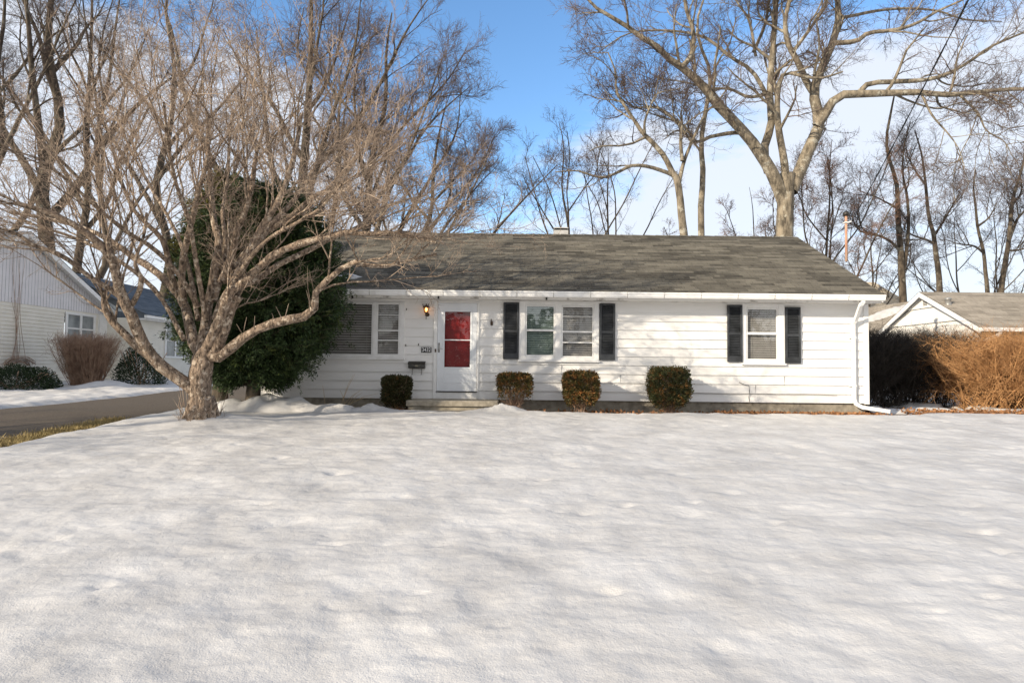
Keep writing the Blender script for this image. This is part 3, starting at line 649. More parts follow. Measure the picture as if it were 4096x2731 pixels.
mb = MB(); mb.lathe(X, yc, [(.082, Z+.038), (.078, Z+.055), (.05, Z+.075), (.03, Z+.085), (.012, Z+.095), (.016, Z+.11), (.002, Z+.125)], 16); mb.tube([(X-.06, yc, Z+.07), (X-.085, yc, Z+.10), (X-.07, yc, Z+.12)], .009, 6); mb.tube([(X+.04, yc, Z+.07), (X+.06, yc, Z+.105), (X+.05, yc, Z+.12)], .008, 6); mb.build('lantern_top', BRONZE, lamp, smooth=True)
bm_, nt, b_, n_, L_ = newmat('amber_bulb'); b_.inputs['Emission Color'].default_value = (1, .50, .14, 1); b_.inputs['Emission Strength'].default_value = 9; b_.inputs['Base Color'].default_value = (1, .8, .5, 1)
mb = MB(); mb.lathe(X, yc, [(.001, Z-.045), (.02, Z-.035), (.029, Z-.01), (.022, Z+.012), (.001, Z+.03)], 14); mb.build('bulb', bm_, lamp, smooth=True)
# house number
a, b, c, d = rect(1688, 1390, 1725, 1409); pq = thing('house_number', 'small black plaque with white number 3432 beside the front door', 'house number', ((a+b)/2, WY, (c+d)/2))
mb = MB(); mb.box(a-.01, b+.01, WY-.05, WY-.031, c-.006, d+.006); mb.build('plaque', M('black_plaque', (.012, .012, .014), None, .4), pq, bevel=.002)
cu = bpy.data.curves.new('digits', 'FONT'); cu.body = '3432'; cu.size = .128; cu.align_x = 'CENTER'; cu.align_y = 'CENTER'; cu.extrude = .0015; cu.offset = .0008; cu.space_character = 1.0
to = bpy.data.objects.new('digits', cu); C.objects.link(to); dg = bpy.context.evaluated_depsgraph_get(); me = bpy.data.meshes.new_from_object(to.evaluated_get(dg)); bpy.data.objects.remove(to)
me.transform(Matrix.Translation(((a+b)/2, WY-.052, (c+d)/2)) @ Matrix.Rotation(PI/2, 4, 'X') @ Matrix.Diagonal((.80, 1, 1, 1))); me.materials.clear(); link_mesh('digits', me, M('white_digits', (.8, .8, .8)), pq)
# mailbox
a, b, c, d = rect(1633, 1446, 1699, 1473, WY-.14); mbx = thing('mailbox', 'dark metal wall mailbox with two hooks under the house number', 'mailbox', ((a+b)/2, WY, c))
mb = MB(); mb.prism([(a, WY-.017, c), (a, WY-.15, c), (a, WY-.165, c+.02), (a, WY-.165, d-.05), (a, WY-.12, d-.02), (a, WY-.017, d)], (b-a, 0, 0)); mb.build('box', M('mailbox_metal', (.03, .03, .028), (.075, .075, .068), .45, 8, metallic=.3), mbx, bevel=.005)
mb = MB(); mb.prism([(a-.008, WY-.018, d+.012), (a-.008, WY-.125, d-.012), (a-.008, WY-.176, d-.05), (a-.008, WY-.176, d-.062), (a-.008, WY-.122, d-.020), (a-.008, WY-.018, d+.002)], (b-a+.016, 0, 0)); mb.build('lid', IRON, mbx)
mb = MB(); xm = (a+b)/2
for s in (-1, 1): mb.tube([(xm+s*.11, WY-.171, d-.07), (xm+s*.06, WY-.171, d-.085), (xm, WY-.171, d-.11)], .004, 5)
mb.box(xm-.03, xm+.03, WY-.171, WY-.166, d-.115, d-.075); mb.build('clasp', M('dull_brass', (.22, .2, .15), None, .4, metallic=.6), mbx)
for s in (-1, 1):
    x_ = xm+s*.105; mb = MB(); mb.tube([(x_, WY-.06, c), (x_, WY-.07, c-.10), (x_, WY-.08, c-.13), (x_, WY-.10, c-.145), (x_, WY-.12, c-.135)], .006, 6); mb.build('hook', BRONZE, mbx, smooth=True)
# small wall bracket right of the door
p = at(1967, 1292, WY); br = thing('wall_bracket', 'small rusty metal hanger on the siding right of the front door', 'bracket', (p[0], WY, p[2]))
mb = MB(); mb.box(p[0]-.028, p[0]+.028, WY-.042, WY-.030, p[2]-.055, p[2]+.04); mb.tube([(p[0]-.01, WY-.02, p[2]+.03), (p[0]-.01, WY-.05, p[2]+.06), (p[0]-.01, WY-.03, p[2]+.085)], .012, 7); mb.box(p[0]-.018, p[0]+.020, WY-.056, WY-.043, p[2]-.045, p[2]+.0); mb.build('plate', BRONZE, br)
for i, (px, py) in enumerate(((1627, 1238), (1624, 1381), (1675, 1378))):
    p = at(px, py, WY); mb = MB(); mb.tube([(p[0], WY-.022, p[2]), (p[0], WY-.055, p[2]), (p[0]+.008, WY-.06, p[2]+.025)], .006, 6); mb.box(p[0]-.008, p[0]+.008, WY-.042, WY-.028, p[2]-.02, p[2]+.02)
    o = mb.build('wall_hook', IRON); tag(o, ['small iron hook at the top right corner of the picture window', 'small iron hook at the lower right corner of the picture window', 'tiny iron nail hook above the house number'][i], 'hook', 'hooks on the siding')
# snow left on the roof
def roofz(y): return EZ+(y-EY)*(RZ-EZ)/(RY-EY)
xs = np.arange(-5.7, -3.2, .03); ys = np.arange(EY+.15, EY+1.5, .03)
def rs_h(x, y):
    yc = EY+.62+.10*(x+4.4); d = np.maximum(((x+4.5)/1.05)**2, 0)+((y-yc)/(.22+.05*np.sin(x*4)))**2+.5*perlin(x*3, y*3, 71)
    return roofz(y)-.03+np.clip(1.05-d, -.2, .8)*.14
V, Q = grid(xs, ys, rs_h); tag(mesh_np('roof_snow', V, Q, SNOW, smooth=True), 'thin patch of unmelted snow low on the shingle roof', 'snow', kind='stuff')
# service mast and wires
p = at(3386, 1085, 16.6); pt = at(3384, 862, 16.6); zr = roofz(16.6)
mast = thing('service_mast', 'rusty electric service mast rising from the right end of the roof', 'mast', (p[0], 16.6, zr)); RUST = M('rusty_pipe', (.33, .13, .07), (.62, .42, .30), .7, 3, .1, 30, stretch=(1, 1, .4))
mb = MB(); mb.tube([(p[0], 16.6, zr-.2), (pt[0], 16.6, pt[2])], .033, 12); mb.build('pipe', RUST, mast, smooth=True)
mb = MB(); mb.lathe(pt[0], 16.6, [(.045, pt[2]-.02), (.075, pt[2]+.0), (.085, pt[2]+.05), (.055, pt[2]+.10), (.002, pt[2]+.115)], 12); mb.build('weather_head', IRON, mast, smooth=True)
mb = MB(); mb.box(pt[0]-.06, pt[0]+.06, 16.54, 16.66, pt[2]-.21, pt[2]-.18); mb.tube([(pt[0]+.06, 16.57, pt[2]-.19), (pt[0]+.10, 16.5, pt[2]-.18)], .02, 6); mb.build('insulator', TRIM, mast)
def sag_wire(name, A, B, sag, r, label, twist=0):
    A = np.array(A); B = np.array(B); pts = []
    for i in range(61):
        t = i/60; q = A*(1-t)+B*t; q[2] -= sag*4*t*(1-t); pts.append(q)
    mb = MB(); 
    if twist:
        for k in (0, 1):
            mb.tube([(q[0]+.008*math.cos(i*1.1+k*PI), q[1], q[2]+.008*math.sin(i*1.1+k*PI)) for i, q in enumerate(pts)], r, 6)
    else: mb.tube(pts, r, 6)
    tag(mb.build(name, M('wire_rubber', (.012, .012, .013), None, .6)), label, 'cable')
def ext(A, B, Y):
    A = np.array(A); B = np.array(B); t = (Y-A[1])/(B[1]-A[1]); return A+(B-A)*t
A = (pt[0]+.10, 16.5, pt[2]-.18); B = ext(A, at(3828, 0, 9.0), -4); sag_wire('power_cable', A, B, .35, .0075, 'thick twisted black power cable running from the mast up out of frame', 1)
A = (pt[0]+.08, 16.55, pt[2]-.45); B = ext(A, at(3905, 0, 9.0), -4); sag_wire('phone_cable', A, B, .25, .0055, 'thin black cable just right of the thick power cable')
# ------------------------------------------------------------------ neighbour houses
def small_window(parent, conv, u0, u1, z0, z1, n=2, mat=TRIM, mid=True):
    mb = MB()
    def bx(a, b, na, nb, c, d):
        P_ = [conv(u, nn, z) for z in (c, d) for nn in (na, nb) for u in (a, b)]; k = len(mb.v); mb.v += P_
        mb.f += [tuple(k+i for i in q) for q in ((0, 2, 3, 1), (4, 5, 7, 6), (0, 1, 5, 4), (2, 6, 7, 3), (0, 4, 6, 2), (1, 3, 7, 5))]
    f = .09
    bx(u0-f, u1+f, .018, .06, z1, z1+f); bx(u0-f, u1+f, .018, .08, z0-f, z0)
    for k in range(n+1):
        u = u0+(u1-u0)*k/n; bx(u-f*.7, u+f*.7, .018, .055, z0, z1)
    if mid: bx(u0, u1, .018, .045, (z0+z1)/2-.03, (z0+z1)/2+.03)
    o = mb.build('window', mat, parent)
    m2 = MB().quad(conv(u0, .03, z0), conv(u1, .03, z0), conv(u1, .03, z1), conv(u0, .03, z1)); m2.build('pane', WGLASS, o)
WGLASS = M('dark_window_glass', (.10, .12, .13), (.30, .32, .32), .15, 1.2)
# left: gable wall on X = -17.8 running along Y, facing +X
LX = -17.8; LYP = atX(80, 925, LX)[1]; LPZ = atX(80, 925, LX)[2]; LY1 = 27.3; LY0 = 2*LYP-LY1; LE = 3.25; LG = g(0, 27)
LH = thing('gable_house', 'pale neighbouring house left with vertical boards over cream clapboard', 'house', (LX, LYP, 0.2))
cl = lambda u, n, z: (LX+n, u, z)
a = atX(255, 1300, LX)[1]; b = atX(380, 1300, LX)[1]; wt = atX(315, 1262, LX)[2]; WL = (a, b, wt-1.2, wt)
mb = MB(); siding(mb, LY0, LY1, .15, 3.12, [WL], cl, .135, .03); mb.build('wall', CREAM, LH)
mb = MB(); gzl = lambda y: LPZ-.12-abs(y-LYP)*(LPZ-LE)/(LY1-LYP+.4)
y = LY0
while y < LY1:
    y2 = min(y+.15, LY1); mb.quad((LX+.03, y, 3.12), (LX+.03, y2-.02, 3.12), (LX+.03, y2-.02, gzl(y2)), (LX+.03, y, gzl(y))); mb.quad((LX+.022, y2-.02, 3.12), (LX+.022, y2, 3.12), (LX+.022, y2, gzl(y2)), (LX+.022, y2-.02, gzl(y2)))
    y += .15
mb.quad((LX+.031, LY0, 3.12), (LX+.031, LY1, 3.12), (LX-.02, LY1, 3.11), (LX-.02, LY0, 3.11))
mb.build('upper_wall', LILAC, LH)
small_window(LH, cl, a+.1, b-.1, wt-1.1, wt-.0, 2)
mb = MB(); roof_rows(mb, LX-9, LX+.4, LY0-.5, LE-.15, LYP, LPZ, .16); roof_rows(mb, LX-9, LX+.4, LY1+.5, LE-.15, LYP, LPZ, .16); mb.box(LX-9, LX-8.9, LY0, LY1, 0, 3.2); mb.box(LX-9, LX-.02, LY0, LY0+.05, 0, 3.2); mb.build('roof', SHINGLE_BLUE, LH)
mb = MB()
for s in (0, 1):
    ya = LY0-.5 if s == 0 else LY1+.5
    mb.prism([(LX+.36, ya, LE-.17), (LX+.36, LYP, LPZ-.02), (LX+.36, LYP, LPZ-.22), (LX+.36, ya, LE-.35)], (.035, 0, 0))
    mb.quad((LX+.36, ya, LE-.2), (LX+.36, LYP, LPZ-.05), (LX, LYP, LPZ-.05), (LX, ya, LE-.2))
mb.build('rake_board', TRIM, LH)
# wing behind, eave on X=-16
mb = MB(); wl = lambda u, n, z: (-16.4+n, u, z); wf = lambda u, n, z: (u, LY1-n, z)
siding(mb, LY1, 42, .2, 2.95, [], wl, .135, .03); siding(mb, -17.8, -16.4, .2, 3.0, [], wf, .135, .03); mb.build('wing_wall', CREAM, LH)
mb = MB(); mb.box(-18, -16.42, LY1+.02, 41.9, -.1, .2); mb.build('foundation', CONC, LH)
ry0 = LY1-.1; mb = MB(); roof_rows(mb, ry0, 43, -15.95, 3.15, -20, 5.1, .16, conv=lambda a_, b_, c_: (b_, a_, c_)); roof_rows(mb, ry0, 43, -24.0, 3.15, -20, 5.1, .16, conv=lambda a_, b_, c_: (b_, a_, c_)); mb.poly([(-16.4, ry0+.2, 2.9), (-24, ry0+.2, 2.9), (-20, ry0+.2, 5.0)]); mb.build('wing_roof', SHINGLE_BLUE, LH)
mb = MB(); mb.box(-16.05, -15.92, ry0, 43, 3.0, 3.12); mb.box(-16.4, -16.05, ry0+.1, 43, 2.93, 2.99); mb.build('gutter', TRIM, LH)
y_a = atX(657, 1310, -16.4)[1]; y_b = atX(742, 1310, -16.4)[1]; z_t = atX(690, 1300, -16.4)[2]
small_window(LH, wl, y_a+.1, y_b-.1, z_t-1.5, z_t, 2)
MB().box(-17.79, -17.70, 26.8, LY1-.02, 0.2, 3.1).build('corner_board', TRIM, LH); MB().box(-16.46, -16.36, LY1-.05, LY1+.06, .2, 2.95).build('corner_board', TRIM, LH)
# right: gable wall on X = RXX facing -X
RXX = 14.0; gp_ = atX(3702, 1172, RXX); er = atX(3926, 1300, RXX); el = atX(3552, 1316, RXX); GP, ER, EL = gp_, er, el
RH = thing('gable_house', 'beige neighbouring house right behind the hedge, with a louvred gable vent', 'house', (RXX, GP[1], 0))
cr_ = lambda u, n, z: (RXX-n, u, z)
slope = (GP[2]-ER[2])/(GP[1]-ER[1]); yR = ER[1]; yL = 2*GP[1]-yR; Ez = ER[2]
mb = MB(); zz = [-.1]+list(np.arange(Ez-1.9, GP[2], .53))+[GP[2]]
k = 0
def hw(z): return (GP[1]-yR-.25) if z < Ez else max(0, (GP[2]-.06-z)/slope)
for z0, z1 in zip(zz[:-1], zz[1:]):
    lap = .06; a0, a1 = hw(z0), hw(z1)
    if z0 < Ez < z1:
        mb.poly([cr_(GP[1]-a0, lap, z0), cr_(GP[1]-a0, lap*.6, Ez), cr_(GP[1]-a1, 0, z1), cr_(GP[1]+a1, 0, z1), cr_(GP[1]+a0, lap*.6, Ez), cr_(GP[1]+a0, lap, z0)])
    else: mb.quad(cr_(GP[1]-a0, lap, z0), cr_(GP[1]+a0, lap, z0), cr_(GP[1]+a1, 0, z1), cr_(GP[1]-a1, 0, z1))
    mb.quad(cr_(GP[1]-a0, -.01, z0), cr_(GP[1]+a0, -.01, z0), cr_(GP[1]+a0, lap, z0), cr_(GP[1]-a0, lap, z0))
mb.box(RXX+.01, 26, yR+.25, yR+.32, -.1, Ez); mb.box(RXX+.01, 26, yL-.32, yL-.25, -.1, Ez)
mb.build('wall', BEIGE, RH)
mb = MB(); roof_rows(mb, RXX-.22, 27, yR-.22, Ez-.1+.02, GP[1], GP[2]+.04, .15); roof_rows(mb, RXX-.22, 27, yL+.22, Ez-.08, GP[1], GP[2]+.04, .15); mb.build('roof', SHINGLE_TAN, RH)
mb = MB()
for s, ya in ((0, yR-.22), (1, yL+.22)):
    mb.prism([(RXX-.23, ya, Ez-.10), (RXX-.23, GP[1], GP[2]+.02), (RXX-.23, GP[1], GP[2]-.14), (RXX-.23, ya, Ez-.25)], (.03, 0, 0))
    mb.quad((RXX-.2, ya, Ez-.13), (RXX-.2, GP[1], GP[2]-.01), (RXX, GP[1], GP[2]-.01), (RXX, ya, Ez-.13))
mb.build('rake_board', TRIM, RH)
mb = MB(); mb.box(RXX-.22, 27, yR-.32, yR-.22, Ez-.20, Ez-.09); gut2 = mb.build('gutter', TRIM, RH)
mb = MB(); q = at(3950, 1330, yR-.2); boxtube(mb, [(RXX+.35, yR-.27, Ez-.2), (RXX+.33, yR-.22, Ez-.3), (RXX+.18, yR+.0, Ez-.42), (RXX+.15, yR+.1, Ez-.55), (RXX+.15, yR+.12, 0)], .09, .07); mb.build('downspout', TRIM, RH)
mb = MB(); vy0, vy1 = atX(3698, 1210, RXX)[1], atX(3712, 1210, RXX)[1]; vz0, vz1 = atX(3704, 1225, RXX)[2], atX(3704, 1199, RXX)[2]
va, vb = min(vy0, vy1)-.06, max(vy0, vy1)+.02; mb.box(RXX-.045, RXX-.02, va, vb, vz0, vz1); vent = mb.build('vent', BEIGE, RH)
mb = MB()
for i in range(4):
    z = vz0+(vz1-vz0)*(i+.35)/4; mb.box(RXX-.056, RXX-.046, va+.03, vb-.03, z, z+.034)
mb.build('louvre', M('vent_gap', (.15, .14, .12)), vent)
vp = at(3792, 1196, GP[1]-1.0); mb = MB(); mb.lathe(vp[0], GP[1]-1.0, [(.10, vp[2]-.2), (.08, vp[2]-.02), (.12, vp[2]), (.05, vp[2]+.05), (.0, vp[2]+.06)], 10); mb.build('vent_pipe', M('galvanised', (.35, .35, .34), None, .4, metallic=.5), RH, smooth=True)
# low window in the shaded wall + louvre
uu0, uu1 = atX(3668, 1400, RXX)[1], atX(3610, 1400, RXX)[1]; small_window(RH, cr_, min(uu0, uu1), max(uu0, uu1), .75, 1.75, 1)
# rear ell with snow on the roof
e0 = at(3400, 1341, 23.6); e1_ = at(3560, 1336, 23.6); r0 = at(3380, 1243, 26.4); r1 = at(3690, 1198, 25.2)
GH = thing('garage', 'low shed-like ell behind the hedge with snow on its dark roof', 'garage', ((e0[0]+e1_[0])/2, 24.5, 0))
mb = MB(); mb.box(e0[0], RXX+.3, 23.95, 24.0, -.1, e0[2]-.1); mb.box(e0[0], e0[0]+.06, 24.0, 27.0, -.1, e0[2]-.1); mb.build('wall', BEIGE, GH)
mb = MB(); NR = 20; A0, A1, B0, B1 = [np.array(v) for v in (e0, np.array([RXX+.4, 23.6, e0[2]]), r0, r1)]
A0 = np.array([e0[0]-.3, 23.6, e0[2]])
for i in range(NR):
    f0, f1 = i/NR, (i+1)/NR; a_ = A0+(B0-A0)*f0; b_ = A1+(B1-A1)*f0; c_ = A1+(B1-A1)*f1; d_ = A0+(B0-A0)*f1; up_ = np.array([0, 0, .014]); mb.quad(a_+up_, b_+up_, c_, d_); mb.quad(a_, b_, b_+up_, a_+up_)
mb.quad(B0, B1, B1+np.array([0, 2.5, -1.6]), B0+np.array([0, 2.5, -1.6])); mb.build('roof', SHINGLE_TAN, GH)
mb = MB(); mb.box(A0[0], A1[0]-.6, 23.48, 23.58, A0[2]-.10, A0[2]+.0); mb.build('gutter', TRIM, GH)
def gr_pt(u, v): a_ = A0+(B0-A0)*v; b_ = A1+(B1-A1)*v; return a_+(b_-a_)*u
nu, nv = 50, 24; Vv = []
for j in range(nv):
    for i in range(nu):
        u = .15+.85*i/(nu-1); v = .2+.75*j/(nv-1); q = gr_pt(u, v); dd = ((u-.60)/.33)**2+((v-.60-.6*(u-.5))/.17)**2+.5*perlin(np.array(u*14), np.array(v*8), 81); q = q+np.array([0, 0, -.02+max(-.2, min(.8, 1-dd))*.16]); Vv.append(q)
i_ = np.arange(nv-1)[:, None]*nu+np.arange(nu-1)[None, :]; tag(mesh_np('roof_snow', Vv, np.stack([i_, i_+1, i_+nu+1, i_+nu], -1).reshape(-1, 4), SNOW, smooth=True), 'lumpy snow patch on the dark roof behind the hedge', 'snow', kind='stuff')
# far house with pale roof
FH = thing('far_house', 'distant house, only its sunlit tan roof showing behind the low garage', 'house', (26, 47, 0))
f0 = at(3440, 1150, 44); f1 = at(3690, 1240, 44); mb = MB(); pk = at(3475, 1128, 47)
mb.box(f0[0]-7, f1[0]-.5, 44.5, 50, -.1, f1[2]-.1); mb.build('wall', BEIGE, FH)
mb = MB(); zr_ = pk[2]; mb.quad((pk[0]-8, 44, f1[2]), (f1[0], 44, f1[2]), (pk[0]+.4, 47, zr_), (pk[0]-8, 47, zr_)); mb.poly([(f1[0], 44, f1[2]), (f1[0], 50, f1[2]), (pk[0]+.4, 47, zr_)]); mb.quad((pk[0]-8, 50, f1[2]), (f1[0], 50, f1[2]), (pk[0]+.4, 47, zr_), (pk[0]-8, 47, zr_)); mb.build('roof', M('pale_shingles', (.42, .36, .26), (.58, .50, .38), .9, 8), FH)
# ------------------------------------------------------------------ the maple in the front yard
c1 = lambda x, y: (x*.6378, 850+y*.6378)
c2 = lambda x, y: (900+x*.542, 900+y*.542)
ov = lambda x, y: (x*1.7415, y*1.7415)
c7 = lambda x, y: (x*.8707, y*.8707)
c8 = lambda x, y: (2048+x*.8707, y*.8707)
maple = thing('maple_tree', 'large spreading bare tree with mottled bark on the snowy lawn', 'tree', (MAP[0], MAP[1], g(0, 11)))
n = 18; YM = 11.0; Lm = []
bp_ = at(806, 1725, YM); 
Lm.append(resample([at(812, 1730, YM), at(806, 1690, YM), at(803, 1630, YM), at(800, 1560, YM), at(800, 1500, YM), at(812, 1440, YM), at(822, 1390, YM)], [.33, .25, .195, .185, .195, .18, .10], n))
def T1(pts, Y0, Y1, r0, r1, conv=c1): Lm.append(trace(conv, pts, Y0, Y1, r0*.80, r1*.85, n))
T1([(1240, 1130), (1150, 1060), (1040, 990), (940, 890), (870, 770), (825, 640), (770, 540), (735, 420), (690, 270), (600, 180), (500, 100), (380, 30), (240, -20), (100, -60)], 11, 9.2, .15, .035)
T1([(960, 920), (870, 850), (770, 750), (700, 680), (665, 620), (650, 560), (655, 490)], 10.8, 10.4, .09, .035)
T1([(760, 530), (690, 480), (600, 430), (520, 370), (420, 290), (300, 235), (200, 200), (120, 140), (0, 100), (-150, 60)], 10.3, 9.5, .062, .02)
T1([(815, 590), (850, 540), (880, 470), (885, 400), (850, 340), (860, 260), (900, 150), (920, 0)], 10.3, 9.9, .06, .022)
T1([(1270, 900), (1215, 820), (1190, 720), (1165, 600), (1110, 500), (1050, 440), (950, 350), (850, 290), (700, 180), (580, 120), (430, 70), (250, 30), (60, 0)], 11, 12.6, .13, .035)
T1([(1110, 500), (1075, 400), (1045, 250), (1010, 160), (930, 80), (850, 0), (790, -120), (740, -260), (700, -420)], 11.4, 10.6, .08, .025)
T1([(1265, 880), (1280, 760), (1300, 600), (1335, 450), (1355, 300), (1375, 180), (1345, 80), (1330, -60), (1320, -220), (1300, -400), (1310, -600)], 11, 11.5, .125, .035)
T1([(1150, 560), (1140, 430), (1150, 280), (1185, 130), (1215, 0), (1250, -150), (1300, -330), (1310, -500)], 11.2, 10.4, .085, .03)
T1([(1290, 870), (1350, 740), (1400, 620), (1440, 500), (1480, 420), (1560, 260), (1640, 100), (1720, -30), (1800, -200), (1860, -420), (1890, -620)], 11, 10.2, .13, .035)
T1([(1330, 900), (1400, 760), (1450, 600), (1500, 520)], 11, 10.9, .12, .09)
def T2(*a): T1(*a, conv=c2)
T2([(-60, 700), (0, 540), (60, 470), (160, 400), (300, 270), (420, 190), (600, 125), (740, 92), (900, 50), (1050, 70), (1200, 50), (1400, 90), (1560, 130)], 11, 9.6, .12, .02)
T2([(20, 490), (120, 450), (250, 390), (400, 290), (560, 215), (700, 145), (800, 95), (950, 30), (1080, -60), (1200, -180)], 10.8, 12, .09, .022)
T2([(-150, 960), (-60, 985), (20, 930), (90, 865), (230, 775), (400, 712), (560, 682), (640, 655), (662, 600), (655, 530), (700, 460), (800, 370), (900, 290), (1000, 275), (1120, 312), (1250, 290), (1400, 250), (1560, 215)], 11, 10.3, .125, .024)
T2([(60, 470), (110, 280), (180, 190), (300, 50), (400, -60), (520, -200), (640, -380), (720, -560)], 10.9, 11.8, .115, .03)
T2([(-20, 420), (60, 200), (80, 60), (150, -100), (200, -300), (230, -520), (300, -750)], 11, 10.0, .09, .025)
T2([(-80, 560), (-10, 300), (0, 100), (-20, -100), (20, -350), (30, -600), (60, -850)], 11.1, 12.3, .065, .024)
T2([(300, 60), (480, -60), (640, -200), (820, -300), (950, -460), (1050, -640)], 11.4, 10.5, .06, .02)
T2([(-200, 700), (-250, 400), (-320, 150), (-420, -60), (-560, -300), (-700, -560), (-800, -800)], 11, 13, .06, .022)
T2([(-200, 600), (-330, 380), (-520, 180), (-740, 40), (-980, -160), (-1200, -360), (-1400, -500)], 11, 8.6, .058, .02)
T2([(-140, 700), (-200, 350), (-260, 0), (-360, -300), (-420, -600), (-450, -900)], 11, 8.7, .058, .02)
T2([(-40, 600), (120, 330), (300, 120), (500, 0), (700, -120), (860, -300)], 11, 8.4, .05, .018)
T2([(-300, 850), (-500, 500), (-800, 250), (-1100, 100), (-1400, 0), (-1600, -60)], 11, 12.2, .055, .018)
lv = [dict(count=7, tmin=.48, tmax=1, L=2.3, Lt=.35, ang=36, asd=15, up=.24, n=9, rr=.5, rmin=.007, rmax=.019, wander=.11, grav=.035, zmin=.12),
      dict(count=7, tmin=.18, tmax=1, L=1.15, Lt=.4, ang=36, asd=14, up=.14, n=7, rr=.6, rmin=.0055, rmax=.014, wander=.13, grav=.02, zmin=-.25),
      dict(count=5, tmin=.12, tmax=1, L=.46, Lt=.4, ang=48, asd=18, up=.12, n=5, rr=.7, rmin=.0036, rmax=.0062, wander=.24),
      dict(count=5, tmin=.15, tmax=1, L=.16, Lt=.3, ang=52, asd=22, up=.05, n=3, rr=.8, rmin=.0030, rmax=.0042, wander=.35)]
build_tree(maple, Lm, lv, BARK_MAPLE, TWIG_MAPLE, 3, thick=2, rough=.16)
# root flare and suckers
rng = np.random.RandomState(5); mb = MB()
for k in range(9):
    q = 2*PI*k/9+.3; r_ = .36+.12*rng.rand(); zz0 = g(0, 11)+.0
    mb.tube([(MAP[0]+.13*math.cos(q), MAP[1]+.13*math.sin(q), zz0+.55), (MAP[0]+.19*math.cos(q), MAP[1]+.19*math.sin(q), zz0+.28), (MAP[0]+.27*math.cos(q), MAP[1]+.27*math.sin(q), zz0+.12), (MAP[0]+(r_+.05)*math.cos(q), MAP[1]+(r_+.05)*math.sin(q), zz0-.03)], [.08, .09, .085, .06], 8)
mb.build('root_flare', BARK_MAPLE, maple, smooth=True)
mb = MB()
for k in range(38):
    q = rng.rand()*2*PI; r_ = .22+.12*rng.rand(); x_, y_ = MAP[0]+r_*math.cos(q), MAP[1]+r_*math.sin(q); h = .15+.55*rng.rand()**1.5; z0 = g(0, 11)+.1+.3*rng.rand()*(rng.rand() > .6)
    mb = MB(); mb.tube([(x_, y_, z0), (x_+.04*math.cos(q)+.03*rng.randn(), y_+.05*math.sin(q), z0+h*.5), (x_+.10*math.cos(q)+.06*rng.randn(), y_+.1*math.sin(q), z0+h)], [.006, .005, .002], 4); mb.build('sucker', TWIG_MAPLE, maple, smooth=True)
for x0_, y0_, x1_, y1_ in ((420, 695, 375, 600), (440, 690, 470, 580), (625, 630, 600, 480), (640, 620, 608, 300), (130, 805, 85, 730), (140, 780, 160, 680), (215, 755, 220, 670), (655, 480, 620, 330), (350, 715, 345, 650)):
    p = at(*c2(x0_, y0_), 10.6); q = at(*c2(x1_, y1_), 10.45); m_ = (p+q)/2+.015*rng.randn(3); MB().tube([p, m_, q], [.008, .006, .003], 5).build('sucker', TWIG_MAPLE, maple, smooth=True)
# ------------------------------------------------------------------ trees beyond the houses
def bgtree(label, limbs, lv, mt, mc, seed, base, thick=2, name='bare_tree', rough=.08):
    t = thing(name, label, 'tree', base, 'bare trees beyond the houses'); build_tree(t, limbs, lv, mt, mc, seed, thick, rough=rough); return t
def LV(s=1.0, d=1.0, up=.25, r=1.0, w=.16):
    return [dict(count=int(8*d), tmin=.28, tmax=1, L=3.4*s, Lt=.45, ang=45, asd=14, up=up, n=9, rr=.5, rmin=.02*r, rmax=.085*r, wander=w, grav=.03),
            dict(count=int(7*d), tmin=.15, tmax=1, L=1.7*s, Lt=.4, ang=44, asd=15, up=up*.6, n=7, rr=.55, rmin=.012*r, rmax=.03*r, wander=w*1.1, grav=.015),
            dict(count=6, tmin=.12, tmax=1, L=.85*s, Lt=.4, ang=42, asd=16, up=.1, n=5, rr=.6, rmin=.008*r, rmax=.013*r, wander=.2),
            dict(count=4, tmin=.15, tmax=1, L=.38*s, Lt=.3, ang=42, asd=18, up=.05, n=3, rr=.7, rmin=.0065*r, rmax=.009*r, wander=.25)]
YB = 30.0; Lb = []; nb = 18
def B(pts, Y0, Y1, r0, r1, L_=Lb, conv=c8): L_.append(trace(conv, pts, Y0, Y1, r0*.9, r1*.85, nb))
B([(1250, 1420), (1250, 1250), (1252, 1100), (1255, 980), (1258, 900), (1262, 850), (1265, 800)], 30, 30, .46, .44)
B([(1250, 930), (1215, 840), (1180, 770), (1130, 690), (1080, 625), (1020, 560), (950, 490), (900, 420), (850, 370), (780, 310), (735, 295), (700, 235), (620, 190), (540, 130), (450, 75), (390, 40), (330, -20)], 30, 28, .36, .06)
B([(780, 312), (820, 260), (832, 200), (830, 130), (800, 40), (790, -60), (770, -200)], 28.8, 28, .15, .06)
B([(1060, 610), (1000, 612), (900, 632), (850, 655), (800, 590), (740, 540), (660, 490), (560, 495), (480, 440)], 29.8, 29, .12, .03)
B([(1180, 790), (1155, 700), (1180, 610), (1195, 540), (1185, 470), (1190, 330), (1200, 200), (1210, 80), (1215, -30), (1225, -200)], 30, 30.5, .25, .11)
B([(1190, 490), (1150, 400), (1095, 320), (1000, 260), (900, 180), (800, 150), (650, 140), (520, 160), (400, 240)], 30.3, 32, .13, .03)
B([(1195, 420), (1140, 440), (1080, 445), (1000, 410), (900, 405), (800, 380), (680, 360)], 30.3, 31, .11, .03)
B([(1260, 850), (1250, 740), (1228, 620), (1218, 500), (1228, 380), (1262, 335), (1330, 350), (1420, 360), (1520, 330)], 30, 29, .22, .04)
B([(1280, 880), (1325, 780), (1375, 660), (1412, 570), (1395, 480), (1388, 410), (1425, 310), (1475, 190), (1500, 80), (1495, 0), (1500, -160)], 30, 30.5, .36, .13)
